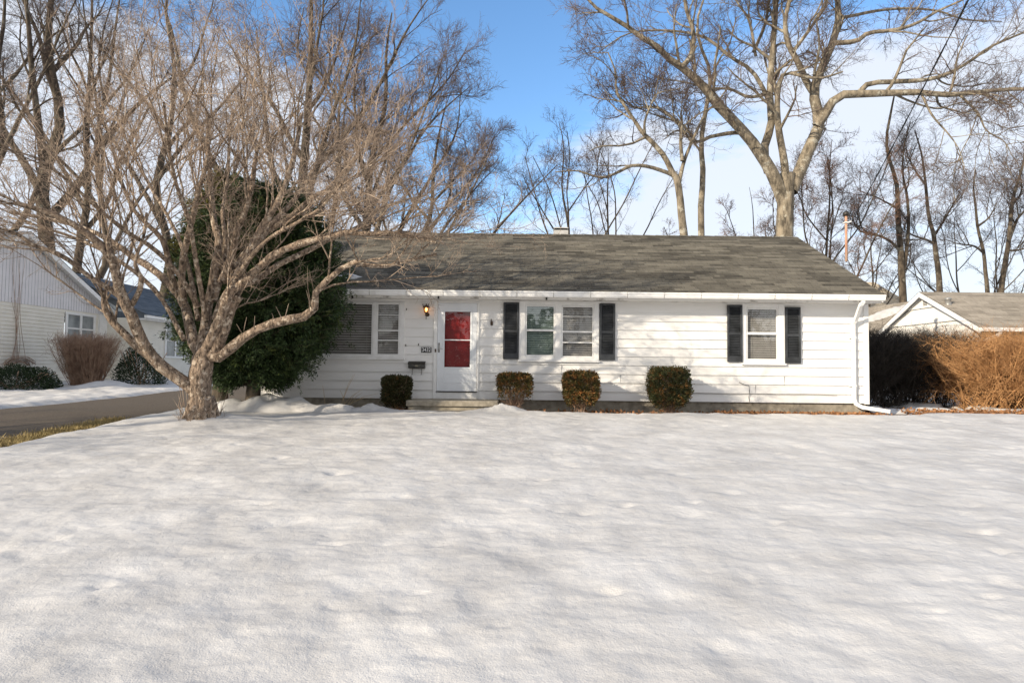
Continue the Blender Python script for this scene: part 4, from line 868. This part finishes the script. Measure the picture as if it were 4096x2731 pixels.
B([(1380, 420), (1350, 370), (1310, 280), (1268, 200), (1255, 100), (1275, 0), (1300, -150)], 30.3, 29.4, .19, .09)
B([(1290, 240), (1350, 160), (1400, 90), (1440, 30), (1460, -60)], 29.8, 29, .10, .05)
B([(1400, 580), (1450, 505), (1500, 442), (1600, 432), (1750, 428), (1880, 425), (2000, 437), (2200, 418), (2352, 410), (2500, 430)], 30, 27.5, .27, .06)
B([(1590, 430), (1640, 385), (1750, 376), (1900, 368), (2000, 340), (2100, 285), (2200, 215), (2352, 150), (2480, 100)], 29.5, 28, .15, .04)
B([(1470, 200), (1580, 190), (1640, 152), (1750, 140), (1850, 112), (1950, 55), (2050, 10), (2150, -40)], 30.3, 29, .14, .04)
B([(1500, 85), (1580, 70), (1680, 50), (1800, 40), (1950, 50), (2080, 90), (2250, 100)], 30.4, 31, .10, .03)
B([(1880, 430), (1930, 530), (2000, 610), (2050, 680), (2080, 770)], 28.6, 28.2, .06, .015)
B([(2060, 440), (2140, 520), (2180, 600), (2260, 650), (2300, 720)], 28.2, 28, .06, .015)
B([(1750, 430), (1840, 470), (1960, 500), (2080, 470), (2300, 480)], 28.9, 29.5, .06, .02)
B([(1110, 240), (1160, 120), (1180, 20), (1200, -80)], 31, 31, .1, .05)
B([(1120, 260), (1090, 100), (1040, 20), (1000, -60)], 30.5, 30, .08, .04)
bgtree('huge forked grey tree behind the roof, spreading right over the neighbour', Lb, LV(1.0, 1.05), BARK_GREY, TWIG_GREY, 12, (at(3140, 1100, 30)[0], 30, .2))
L2 = []; Bb = lambda *a: B(*a, L_=L2)
Bb([(800, 1350), (793, 1200), (790, 1090), (778, 980), (768, 880), (755, 820), (735, 790)], 28, 28, .22, .16)
Bb([(745, 810), (700, 720), (650, 660), (600, 610), (560, 550), (520, 490), (480, 420), (475, 330), (440, 240)], 28, 27.3, .15, .03)
Bb([(740, 805), (690, 785), (620, 765), (550, 762), (480, 795), (420, 815), (360, 805), (300, 785), (200, 790)], 28, 27, .11, .03)
Bb([(765, 850), (785, 760), (810, 690), (850, 600), (890, 520), (950, 460), (1000, 390)], 28, 28.6, .11, .03)
Bb([(610, 615), (610, 560), (635, 490), (660, 440), (690, 420)], 27.6, 27, .07, .02)
Bb([(782, 740), (775, 650), (780, 560), (775, 520)], 28, 28, .10, .05)
Bb([(830, 660), (780, 590), (720, 530), (680, 500), (620, 495), (540, 490)], 28.2, 29, .07, .02)
bgtree('slender tree with a long low left branch, just left of the huge forked tree', L2, LV(.8, .85), BARK_GREY, TWIG_DARK, 14, (at(2735, 1100, 28)[0], 28, .2))
L3 = []; Bc = lambda *a: B(*a, L_=L3)
Bc([(868, 1350), (868, 1200), (870, 1090), (868, 950), (878, 800), (870, 690), (875, 600), (895, 480), (910, 380), (900, 290), (860, 200), (850, 100), (880, 0)], 33, 33, .22, .06)
Bc([(905, 400), (850, 350), (830, 280), (850, 200)], 33, 33, .07, .03); Bc([(870, 700), (820, 640), (760, 600), (700, 640)], 33, 32, .07, .03); Bc([(910, 380), (950, 280), (1000, 200), (1030, 80)], 33, 34, .07, .03)
bgtree('thin straight pale tree between the slender tree and the huge forked tree', L3, LV(.7, .7), BARK_GREY, TWIG_DARK, 15, (at(2805, 1100, 33)[0], 33, .2))
def simple(label, base, conv, top, Y, r, seed, lv, mt=BARK_DARK, mc=TWIG_DARK, forks=4, spread=.35, lean=0, first=.35, sg=1.0, name='bare_tree'):
    """trunk from base up to top (photo coords) then forks rising from it"""
    rs = np.random.RandomState(seed); b = at(*conv(*base), Y); t_ = at(*conv(*top), Y); H = t_[2]-b[2]
    if b[2] > .3: b2 = b.copy(); b2[2] = 0; b2[0] -= (t_[0]-b[0])/max(H, .1)*(b[2])*.5; 
    else: b2 = b
    mid = [(b2+(t_-b2)*f+np.array([rs.randn()*.12*sg, rs.randn()*.15, 0])*(f > 0)*(f < 1)*H*.12) for f in (0, .15, .3, .45, .6, .75, .9, 1)]
    Ls = [resample(mid, np.linspace(r, r*.12, 8), nb)]; P0, R0 = Ls[0]
    for k in range(forks):
        i = int(nb*(first+(.85-first)*k/max(1, forks-1)*.7)); q = P0[i]; az = 2*PI*(k*.38+rs.rand()*.25); ln = (t_[2]-q[2])*(.75+.3*rs.rand()); pts = [q]; d = norm(np.array([math.cos(az)*spread*1.6, math.sin(az)*spread*1.2, 1.0]))
        for s in range(5): pts.append(pts[-1]+d*ln/5); d = norm(d+np.array([rs.randn()*.16, rs.randn()*.16, .12]))
        Ls.append(resample(pts, np.linspace(R0[i]*.7, .02, 6), nb))
    return bgtree(label, Ls, lv, mt, mc, seed, tuple(b2), name=name)
simple('small purple-brown fan-shaped tree above the chimney', (275, 1180), c8, (215, 560), 34, .13, 21, LV(.62, .8, .55, .65, .1), forks=6, spread=.42, first=.2)
simple('small bare tree just right of the fan-shaped one over the roof ridge', (435, 1180), c8, (440, 640), 36, .12, 22, LV(.6, .7, .5, .65, .1), forks=5, spread=.35, first=.25)
# right edge trees
L4 = []; Bd = lambda *a: B(*a, L_=L4)
Bd([(1800, 1500), (1795, 1350), (1790, 1250), (1785, 1150), (1775, 1030), (1772, 930), (1765, 830), (1735, 740), (1720, 640), (1740, 520), (1760, 420)], 36, 36, .24, .05)
Bd([(1800, 1240), (1815, 1130), (1822, 1020), (1815, 900), (1795, 800), (1800, 680), (1830, 560)], 36, 36.5, .13, .03)
Bd([(1780, 1150), (1740, 1110), (1690, 1085), (1620, 1070), (1580, 1040), (1560, 990)], 36, 35, .10, .03)
Bd([(1775, 960), (1720, 930), (1660, 900), (1600, 880)], 36, 35, .07, .02)
bgtree('tall double-stemmed dark tree right of the service mast', L4, LV(.8, 1.0, .3, .75), BARK_DARK, TWIG_DARK, 31, (at(3610, 1200, 36)[0], 36, .2))
L5 = []; Be = lambda *a: B(*a, L_=L5)
Be([(1975, 1500), (1965, 1350), (1960, 1250), (1945, 1150), (1938, 1080), (1915, 1000), (1905, 900), (1895, 800), (1880, 700), (1850, 600)], 37, 37, .20, .04)
Be([(1942, 1120), (1900, 1100), (1840, 1080), (1800, 1050)], 37, 36, .09, .03); Be([(1935, 1090), (1980, 1020), (2020, 950), (2060, 880)], 37, 38, .09, .03); Be([(1900, 850), (1850, 780), (1810, 700)], 37, 37, .07, .03)
bgtree('leaning dark tree above the neighbouring gable peak', L5, LV(.8, 1.0, .3, .75), BARK_DARK, TWIG_DARK, 32, (at(3750, 1200, 37)[0], 37, .2))
L6 = []; Bf = lambda *a: B(*a, L_=L6)
Bf([(2190, 1500), (2185, 1350), (2175, 1250), (2165, 1150), (2140, 1050), (2130, 950), (2120, 860), (2130, 780)], 38, 38, .15, .04)
Bf([(2165, 1160), (2120, 1130), (2050, 1120), (1990, 1100)], 38, 37, .08, .02); Bf([(2140, 1040), (2190, 1000), (2230, 930)], 38, 38, .08, .02)
bgtree('dark thin-crowned tree above the right neighbour roof', L6, LV(.75, 1.0, .3, .75), BARK_DARK, TWIG_DARK, 33, (at(3935, 1200, 38)[0], 38, .2))
L7 = []; Bg = lambda *a: B(*a, L_=L7)
Bg([(2235, 1500), (2245, 1350), (2262, 1230), (2280, 1120), (2290, 1020), (2300, 920), (2325, 830), (2352, 740), (2360, 620)], 35, 35, .18, .05)
Bg([(2285, 1100), (2320, 1010), (2360, 960), (2400, 880)], 35, 35, .10, .03); Bg([(2290, 1040), (2290, 960), (2340, 880), (2330, 780)], 35, 36, .09, .03); Bg([(2275, 1150), (2320, 1150), (2400, 1130)], 35, 35, .08, .03)
bgtree('gnarled dark tree at the far right edge', L7, LV(.8, 1.0, .3, .75), BARK_DARK, TWIG_DARK, 34, (at(4020, 1200, 35)[0], 35, .2))
simple('rusty-brown twiggy small tree tangled behind the right end of the ridge', (1440, 1180), c8, (1470, 640), 34, .12, 41, LV(.55, 1.2, .3, .8, .2), BARK_DARK, TWIG_RUST, forks=8, spread=.5, first=.12)
simple('low twiggy thicket tree left of the huge trunk above the ridge', (1140, 1200), c8, (1090, 860), 35, .09, 42, LV(.42, .9, .3, .8, .2), BARK_DARK, TWIG_RUST, forks=6, spread=.6, first=.1)
simple('low tangled bare tree at the right, between the leaning tree and the thin-crowned tree', (2050, 1400), c8, (2040, 960), 42, .10, 44, LV(.6, .8, .3, .7, .2), forks=6, spread=.6, first=.12)
simple('low tangled bare tree just left of the far right edge tree', (2220, 1400), c8, (2230, 900), 43, .10, 45, LV(.6, .8, .3, .7, .2), forks=6, spread=.6, first=.12)
simple('hazy low bare tree peeping over the garage roof', (1640, 1400), c8, (1660, 980), 44, .12, 43, LV(.6, .9, .3, 1.0, .2), forks=6, spread=.5, first=.15)
# left: trees behind the maple
simple('stout dark tree beside the left neighbour roof', (215, 1200), c7, (260, -250), 33, .48, 51, LV(1.0, .85, .3, .8), forks=6, spread=.42, first=.35)
simple('second dark tree right of the stout one, behind the left neighbour', (350, 1200), c7, (420, -120), 36, .30, 52, LV(.9, .8, .3, .8), forks=5, spread=.38, first=.35)
simple('mossy leaning tree behind the left neighbour wing', (420, 1200), c7, (560, -60), 38, .27, 53, LV(.9, .75, .3, .8), forks=5, spread=.38, first=.3)
simple('tall bare tree rising behind the dark evergreens', (760, 1200), c7, (800, -150), 34, .30, 54, LV(.9, .85, .35, .8), forks=6, spread=.42, first=.3)
simple('broad purple-brown tree behind the left part of the ridge', (1370, 1180), c7, (1420, -150), 30, .36, 55, LV(.9, 1.1, .35, .8, .14), forks=9, spread=.5, first=.22, mc=TWIG_GREY)
simple('vase-shaped purple-brown tree left of the blue gap in the sky', (1640, 1180), c7, (1800, 60), 31, .28, 56, LV(.85, 1.25, .3, .8, .14), forks=10, spread=.5, first=.2, mc=TWIG_GREY)
simple('rounded purple-brown tree reaching right over the ridge', (1900, 1180), c7, (2050, 480), 32, .22, 57, LV(.66, 1.4, .3, .75, .14), forks=11, spread=.6, first=.15, mc=TWIG_GREY)
simple('bare tree at the far left edge behind the neighbour roof', (-20, 1200), c7, (20, -100), 31, .32, 58, LV(.95, .9, .3, 1.0), forks=6, spread=.42, first=.3)
# ------------------------------------------------------------------ conifers
def conifer(label, cx, cy, zb, prof, mat, seed, trunk_r=.16, nsp=900, trunk_top=None, lean=(0, 0), squash=1.0, group='evergreens at the left corner of the house'):
    """prof: list (z, r). drooping flat sprays on many short branches"""
    t = thing('evergreen_tree', label, 'tree', (cx, cy, zb), group); rng = np.random.RandomState(seed)
    zs = [p[0] for p in prof]; rs_ = [p[1] for p in prof]; z0, z1 = zs[0], zs[-1]
    P, R = resample([(cx, cy, zb-.1), (cx+.02, cy, zb+.5), (cx+lean[0]*.5, cy+lean[1]*.5, (z0+z1)/2), (cx+lean[0], cy+lean[1], z1-.1)], [trunk_r*1.25, trunk_r, trunk_r*.6, .02], 12)
    V, Q = tubes(P[None], R[None], 12); mesh_np('trunk', V, Q, BARK_DARK, t, smooth=True)
    N = nsp; u = rng.rand(N); z = z0+(z1-z0)*(1-(1-u*.985)**.72); rr = np.interp(z, zs, rs_); f = (z-z0)/(z1-z0); ax = cx+lean[0]*f; ay = cy+lean[1]*f
    az = rng.rand(N)*2*PI; lump = 1+.30*np.sin(az*3+z*2.1+seed)*np.cos(z*3.3+az)+.12*rng.randn(N); L = rr*lump
    S = np.stack([ax, ay, z-.15*L], -1); dx = np.stack([np.cos(az), np.sin(az)*squash, .22+.25*rng.rand(N)], -1); n = 6; pts = [S]; cur = norm(dx)
    for q in range(n-1): pts.append(pts[-1]+cur*(L/(n-1))[:, None]); cur = norm(cur+np.array([0, 0, -.05])+.07*rng.randn(N, 3))
    PP = np.stack(pts, 1); RR = np.full((N, 1), .012)*np.linspace(1, .3, n)[None, :]
    # sprays along each branch
    bP, bR = spawn(rng, PP, RR, 9, .30, 1.0, .30, .25, 45, 15, .02, 5, .5, .003, .005, .12, grav=-.04)
    parts = [tubes(PP, RR, 3)]
    M1 = len(bP); k = 24; tt = rng.rand(M1, k); idx = tt*4; i0 = np.clip(idx.astype(int), 0, 3); fr = (idx-i0)[..., None]; ar = np.arange(M1)[:, None]
    c = bP[ar, i0]*(1-fr)+bP[ar, i0+1]*fr; T = norm(bP[ar, i0+1]-bP[ar, i0]); c = c.reshape(-1, 3)+.022*rng.randn(M1*k, 3); T = T.reshape(-1, 3)
    V, Q = leafquads(rng, c, .065, T, .5, .26)
    mesh_np('branch', *tubes(PP, RR, 3), BARK_DARK, t); mesh_np('crown', V, Q, mat, t)
    return t
e = at(1005, 1575, 14.0); conifer('dark spreading evergreen on a leaning trunk at the left corner of the white house', e[0]*.93, 13.1, .15, [(.62, .6), (.9, .9), (1.3, 1.3), (1.9, 1.42), (2.5, 1.35), (3.1, 1.3), (3.7, 1.05), (4.2, .75), (4.6, .4), (4.85, .1)], CONIFER, 61, .14, 2700, lean=(.25, 0), squash=.5)
e2 = at(880, 1500, 15.0); conifer('taller olive-tinged evergreen behind the maple, nearest the driveway', e2[0], 15.0, .1, [(1.0, .4), (1.6, .7), (2.6, .85), (3.6, .9), (4.4, .7), (5.1, .4), (5.7, .1)], CONIFER_Y, 62, .17, 1700)
# ------------------------------------------------------------------ clipped shrubs along the wall
def shrub(label, x0, y0, x1, y1, Y, seed, mat, taper=.55, bare=.35, n=15000, depth=.75, name='clipped_shrub', group='clipped shrubs in front of the white wall', leaf=.046):
    a, b, c, d = rect(x0, y0, x1, y1, Y); cx = (a+b)/2; w_ = (b-a)/2*.96; c = max(c, float(g(cx, Y))-.02) if True else c; H = d-c
    t = thing(name, label, 'shrub', (cx, Y, c), group); rng = np.random.RandomState(seed)
    # stems
    P0 = np.array([[cx, Y, c]])+rng.randn(26, 3)*np.array([.05, .05, 0]); tip = np.stack([cx+w_*.85*rng.uniform(-1, 1, 26), Y+w_*depth*.85*rng.uniform(-1, 1, 26), c+H*rng.uniform(.75, .97, 26)], -1)
    n_ = 7; f = np.linspace(0, 1, n_)[None, :, None]; PP = P0[:, None]*(1-f)+tip[:, None]*f+.02*rng.randn(26, n_, 3)*f; PP[..., 2] -= .12*H*np.sin(f[..., 0]*PI); PP[:, 0, 2] = c-.05
    RR = .010*np.linspace(1, .3, n_)[None]*np.ones((26, 1)); s1, r1 = spawn(rng, PP, RR, 9, .2, .95, .24, .2, 45, 15, .2, 4, .5, .003, .005, .15)
    V, Q = join([tubes(PP, RR, 4), tubes(s1, r1, 3)]); mesh_np('stem', V, Q, TWIG_BROWN, t)
    # leaves: rounded box, denser outside, thin toward the foot
    u = rng.uniform(-1, 1, (n*3, 3)); rr = (np.abs(u)**8).sum(1)**(1/8); keep = (rr < 1)&((rr > .72)|(rng.rand(n*3) < .45)); u = u[keep]
    zf = (u[:, 2]+1)/2; den = np.clip((zf-bare*.35)/max(bare, .01), .0, 1)**1.2; keep = rng.rand(len(u)) < den; u = u[keep][:n]; zf = (u[:, 2]+1)/2
    sc = taper+(1-taper)*sstep(0, .42, zf); lump = .95+.04*np.sin(u[:, 2]*5+u[:, 0]*4+seed)+.04*rng.randn(len(u))
    hole = perlin(u[:, 0]*2.2+seed, u[:, 2]*2.2+u[:, 1]*1.3, seed); kk = (hole > -.30)|(zf > .7); u = u[kk]; zf = zf[kk]; sc = sc[kk]; lump = lump[kk]
    cc = np.stack([cx+u[:, 0]*w_*sc*lump, Y+u[:, 1]*w_*depth*sc*lump, c+H*zf*(1+.02*rng.randn(len(u)))], -1); nr = norm(u*np.array([1, 1, .6])+np.array([0, 0, .5]))
    V, Q = leafquads(rng, cc, leaf, nr, .7, .42); mesh_np('leaves', V, Q, mat, t); return t
shrub('round dark clipped shrub left of the front steps, beside the mailbox', 1527, 1506, 1646, 1650, 13.75, 1, YEW_D, .62, .30, 13000)
shrub('flat-topped brownish shrub with bare stems right of the steps', 1986, 1495, 2132, 1642, 13.8, 2, YEW, .35, .75, 11000)
shrub('boxy brown-green shrub below the paired windows', 2248, 1488, 2398, 1652, 13.75, 3, YEW, .52, .35, 15000)
shrub('largest, tallest clipped green shrub, under the blank stretch of wall', 2590, 1473, 2760, 1652, 13.75, 4, YEW_G, .55, .25, 18000)
# ------------------------------------------------------------------ twiggy bushes and hedges
def twigs(name, label, cx, cy, z0, rx, ry, H, n, mat, seed, wander=.12, grav=-.02, thick=.006, spread=.8, group=None, cat='bush', sub=5, box=False, subL=.35):
    t = thing(name, label, cat, (cx, cy, z0), group); rng = np.random.RandomState(seed)
    P0 = np.stack([cx+rx*(.8 if box else .35)*rng.uniform(-1, 1, n), cy+ry*(.8 if box else .35)*rng.uniform(-1, 1, n), np.full(n, z0-.03)+ (H*.55*rng.rand(n)**2 if box else 0)], -1)
    az = rng.rand(n)*2*PI; sp = spread*rng.rand(n)**.6; d = norm(np.stack([np.cos(az)*sp, np.sin(az)*sp, np.ones(n)*.9], -1)); L = (H*(1.0+.0*rng.rand(n))*(.85+.3*rng.rand(n)))/np.maximum(d[:, 2], .5)
    if box: L = np.minimum(L, (H-(P0[:, 2]-z0))*1.15/np.maximum(d[:, 2], .4))
    m = 8; pts = [P0]; cur = d
    for q in range(m-1): pts.append(pts[-1]+cur*(L/(m-1))[:, None]); cur = cur+wander*rng.randn(n, 3); cur[:, 2] += grav; cur = norm(cur)
    PP = np.stack(pts, 1); RR = thick*(.6+.7*rng.rand(n, 1))*np.linspace(1, .35, m)[None]
    PP[..., 0] = cx+rx*1.08*np.tanh((PP[..., 0]-cx)/rx/1.08); PP[..., 1] = cy+ry*1.08*np.tanh((PP[..., 1]-cy)/ry/1.08)
    top = z0+H*(1+.03*rng.randn(n, 1)); PP[..., 2] = np.where(PP[..., 2] > top, top-(PP[..., 2]-top)*.4, PP[..., 2])
    s1, r1 = spawn(rng, PP, RR, sub, .2, 1, subL, .3, 38, 14, .12, 4, .6, thick*.3, thick*.6, .16, grav=grav)
    s2, r2 = spawn(rng, s1, r1, 3, .2, 1, subL*.45, .3, 40, 14, .05, 3, .8, thick*.3, thick*.5, .2)
    mesh_np('branches', *tubes(PP, RR, 4), mat, t); mesh_np('twigs', *join([tubes(s1, r1, 3), tubes(s2, r2, 3)]), mat, t); return t
h0 = at(3700, 1500, 15.8)
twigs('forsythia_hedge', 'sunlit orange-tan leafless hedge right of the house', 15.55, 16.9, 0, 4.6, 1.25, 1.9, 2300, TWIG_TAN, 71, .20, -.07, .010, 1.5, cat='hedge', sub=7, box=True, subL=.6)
twigs('forsythia_hedge', 'dark shaded leafless hedge between the white house and the tan hedge', 11.2, 18.8, 0, 2.3, 1.5, 2.05, 1500, TWIG_SHADED, 72, .16, -.02, .009, 1.0, cat='hedge', sub=7, box=True, subL=.5)
p = at(345, 1520, 22.5); twigs('bare_bush', 'vase-shaped brown leafless bush in front of the left neighbour windows', p[0], 22.5, .15, 1.12, .9, 1.72, 620, TWIG_BROWN, 73, .07, .0, .010, .55, group=None, sub=7, subL=.4)
p = at(710, 1500, 23); twigs('bare_bush', 'small thin grey leafless bush below the neighbour wing window', p[0], 25, .2, .5, .4, 1.25, 70, TWIG_BROWN, 74, .08, .0, .008, .6, sub=5, subL=.3)
def leafbush(label, cx, cy, z0, rx, ry, H, n, seed, mat=RHODO, size=.07):
    t = thing('evergreen_shrub', label, 'shrub', (cx, cy, z0), 'evergreen shrubs before the left neighbour'); rng = np.random.RandomState(seed)
    P0 = np.tile(np.array([[cx, cy, z0]]), (18, 1))+rng.randn(18, 3)*.1*np.array([1, 1, 0]); s, r = [], []
    az = rng.rand(18)*2*PI; tip = P0+np.stack([np.cos(az)*rx*.8, np.sin(az)*ry*.8, H*rng.uniform(.5, .9, 18)], -1); f = np.linspace(0, 1, 5)[None, :, None]; PP = P0[:, None]*(1-f)+tip[:, None]*f; mesh_np('stem', *tubes(PP, np.full((18, 5), .014), 4), TWIG_BROWN, t)
    u = norm(rng.randn(n, 3)); u[:, 2] = np.abs(u[:, 2]); r_ = (.55+.45*rng.rand(n)**.5)*(1+.25*perlin(u[:, 0]*2.5+seed, u[:, 1]*2.5+u[:, 2]*2, seed)); c = np.array([cx, cy, z0])+u*r_[:, None]*np.array([rx, ry, H]); V, Q = leafquads(rng, c, size, u, .8, .4); mesh_np('leaves', V, Q, mat, t)
p = at(80, 1500, 20.5); leafbush('low dark evergreen shrub at the far left beside the clapboard wall', p[0]-.1, 20.5, .12, 1.35, .9, .78, 9000, 81)
p = at(530, 1500, 23.0); leafbush('dark evergreen shrub tucked right of the vase-shaped brown bush', p[0], 23.5, .15, .85, .8, 1.6, 9000, 82)
# vine on the neighbour wall
vn = thing('climbing_vine', 'thin leafless vine stems climbing the left neighbour wall', 'vine', tuple(atX(75, 1430, LX+.08))); rng = np.random.RandomState(9); mb = MB()
for k in range(7):
    px = 50+48*rng.rand(); pts = []
    for i in range(12):
        f = i/11; q = atX(px+6*math.sin(f*6+k)+(74-px)*(.5*math.sin(f*PI)), 1440-(430 if k < 5 else 250)*f, LX+.07+.02*rng.rand()); pts.append(q)
    mb.tube(pts, [.008-.004*i/11 for i in range(12)], 5)
for k in range(22):
    a = rng.rand()*PI; q = atX(75, 1440, LX+.1); r_ = .35+.55*rng.rand(); mb.tube([(q[0]+.1*rng.rand(), q[1]+r_*math.cos(s), q[2]-.25+.42*math.sin(s)*r_*1.2) for s in np.linspace(.2+.3*rng.rand(), PI-.2, 9)], .007, 4)
mb.build('stem', TWIG_BROWN, vn)
# dry stalks beside the steps
ds_ = thing('dry_stalks', 'dry straw-coloured stalks leaning over the bed below the picture window', 'plant', tuple(at(1385, 1620, 13.9))); mb = MB()
for (x0, y0, x1, y1) in ((1365, 1618, 1420, 1495), (1375, 1618, 1446, 1560), (1390, 1620, 1440, 1560), (1395, 1618, 1516, 1572), (1400, 1618, 1450, 1570), (1300, 1615, 1290, 1540), (1380, 1620, 1360, 1560), (1404, 1612, 1500, 1590), (1370, 1600, 1412, 1500)):
    p = at(x0, y0, 13.95); q = at(x1, y1, 13.75); m_ = (p+q)/2+np.array([0, 0, .05]); mb.tube([p, m_, q], [.007, .005, .002], 4)
mb.build('stem', M('straw', (.45, .34, .20), (.6, .47, .3), .8, 10), ds_)
# fallen leaves
rng = np.random.RandomState(33); cs = []
def strip(n, x0, x1, y0, y1, lift=.01):
    x_ = rng.uniform(x0, x1, n); y_ = rng.uniform(y0, y1, n); cs.append(np.stack([x_, y_, g(x_, y_)+lift+.05*rng.rand(n)], -1))
strip(2600, 4.6, 8.3, 13.55, 14.35); strip(900, -6.0, -2.6, 13.15, 13.6, .0); strip(4500, 9.5, 20, 14.75, 15.9, .02); strip(600, -1.0, 4.6, 13.5, 14.3); strip(500, -2.9, -2.2, 13.3, 13.9)
c = np.concatenate(cs); V, Q = leafquads(rng, c, .075, None, 1, .7); tag(mesh_np('fallen_leaves', V, Q, LEAFL), 'brown fallen leaves along the bed and under the hedge', 'leaves', kind='stuff')
# snow remnants under the hedge
def snow_r(x, y):
    m = perlin(x*.9, y*1.6, 91)+.4*perlin(x*3, y*3, 92); return g(x, y)-.05+np.clip(m+.02, -.1, .35)*.45*sstep(15.1, 15.5, y)*sstep(19.5, 18, y)+.0
xs = np.arange(9, 20, .06); ys = np.arange(15.0, 20, .08); V, Q = grid(xs, ys, snow_r); tag(mesh_np('snow_patches', V, Q, SNOW, smooth=True), kind='structure')

# trees across the street, seen only mirrored in the window panes
rng = np.random.RandomState(77)
for i, (x_, y_, H) in enumerate(((-9, -24, 11), (6, -26, 12), (20, -25, 10))):
    P0 = [(x_, y_, -.7), (x_+.2, y_, 2), (x_-.2, y_, 5), (x_, y_, H)]; Ls = [resample(P0, [.35, .28, .2, .04], nb)]
    for k in range(7):
        q = Ls[0][0][5+k]; a = k*2.4; Ls.append(resample([q, q+np.array([math.cos(a)*1.2, math.sin(a)*1.2, 1.6]), q+np.array([math.cos(a)*2.6, math.sin(a)*2.6, 4.0])], [.13, .08, .02], nb))
    bgtree(['bare street tree across the road, mirrored in the picture window', 'bare street tree across the road, mirrored in the red door glass', 'bare street tree across the road, mirrored in the right window'][i], Ls, LV(.9, .9)[:3], BARK_DARK, TWIG_DARK, 90+i, (x_, y_, -.6))
n_ = 26000; c = np.stack([rng.uniform(-70, 70, n_), -44+rng.uniform(-3, 3, n_), -.6+np.abs(rng.rand(n_))**.8*(5.5+2.5*np.sin(np.arange(n_)*0)), ], -1); c[:, 2] *= 1+.35*np.sin(c[:, 0]*.55)+.2*np.sin(c[:, 0]*1.7)  # leaf mass added out of view to block the bright horizon in the glass
V, Q = leafquads(rng, c, .9, None, 1, .7); tag(mesh_np('reflection_screen', V, Q, RHODO), 'unseen dark evergreen mass added across the street to dim the pane reflections', 'reflection screen', kind='stuff')

x_, y_, H = -20, 1.0, 11; Ls = [resample([(x_, y_, -.7), (x_+.2, y_, 2), (x_-.2, y_, 5), (x_, y_, H)], [.35, .28, .2, .04], nb)]
for k in range(8):
    q = Ls[0][0][4+k]; a = k*2.4; Ls.append(resample([q, q+np.array([math.cos(a)*1.2, math.sin(a)*1.2, 1.2]), q+np.array([math.cos(a)*3.0, math.sin(a)*3.0, 3.0])], [.13, .08, .02], nb))
bgtree('bare yard tree off to the left whose shadow streaks the driveway', Ls, LV(.8, .8)[:3], BARK_DARK, TWIG_DARK, 97, (x_, y_, -.6))
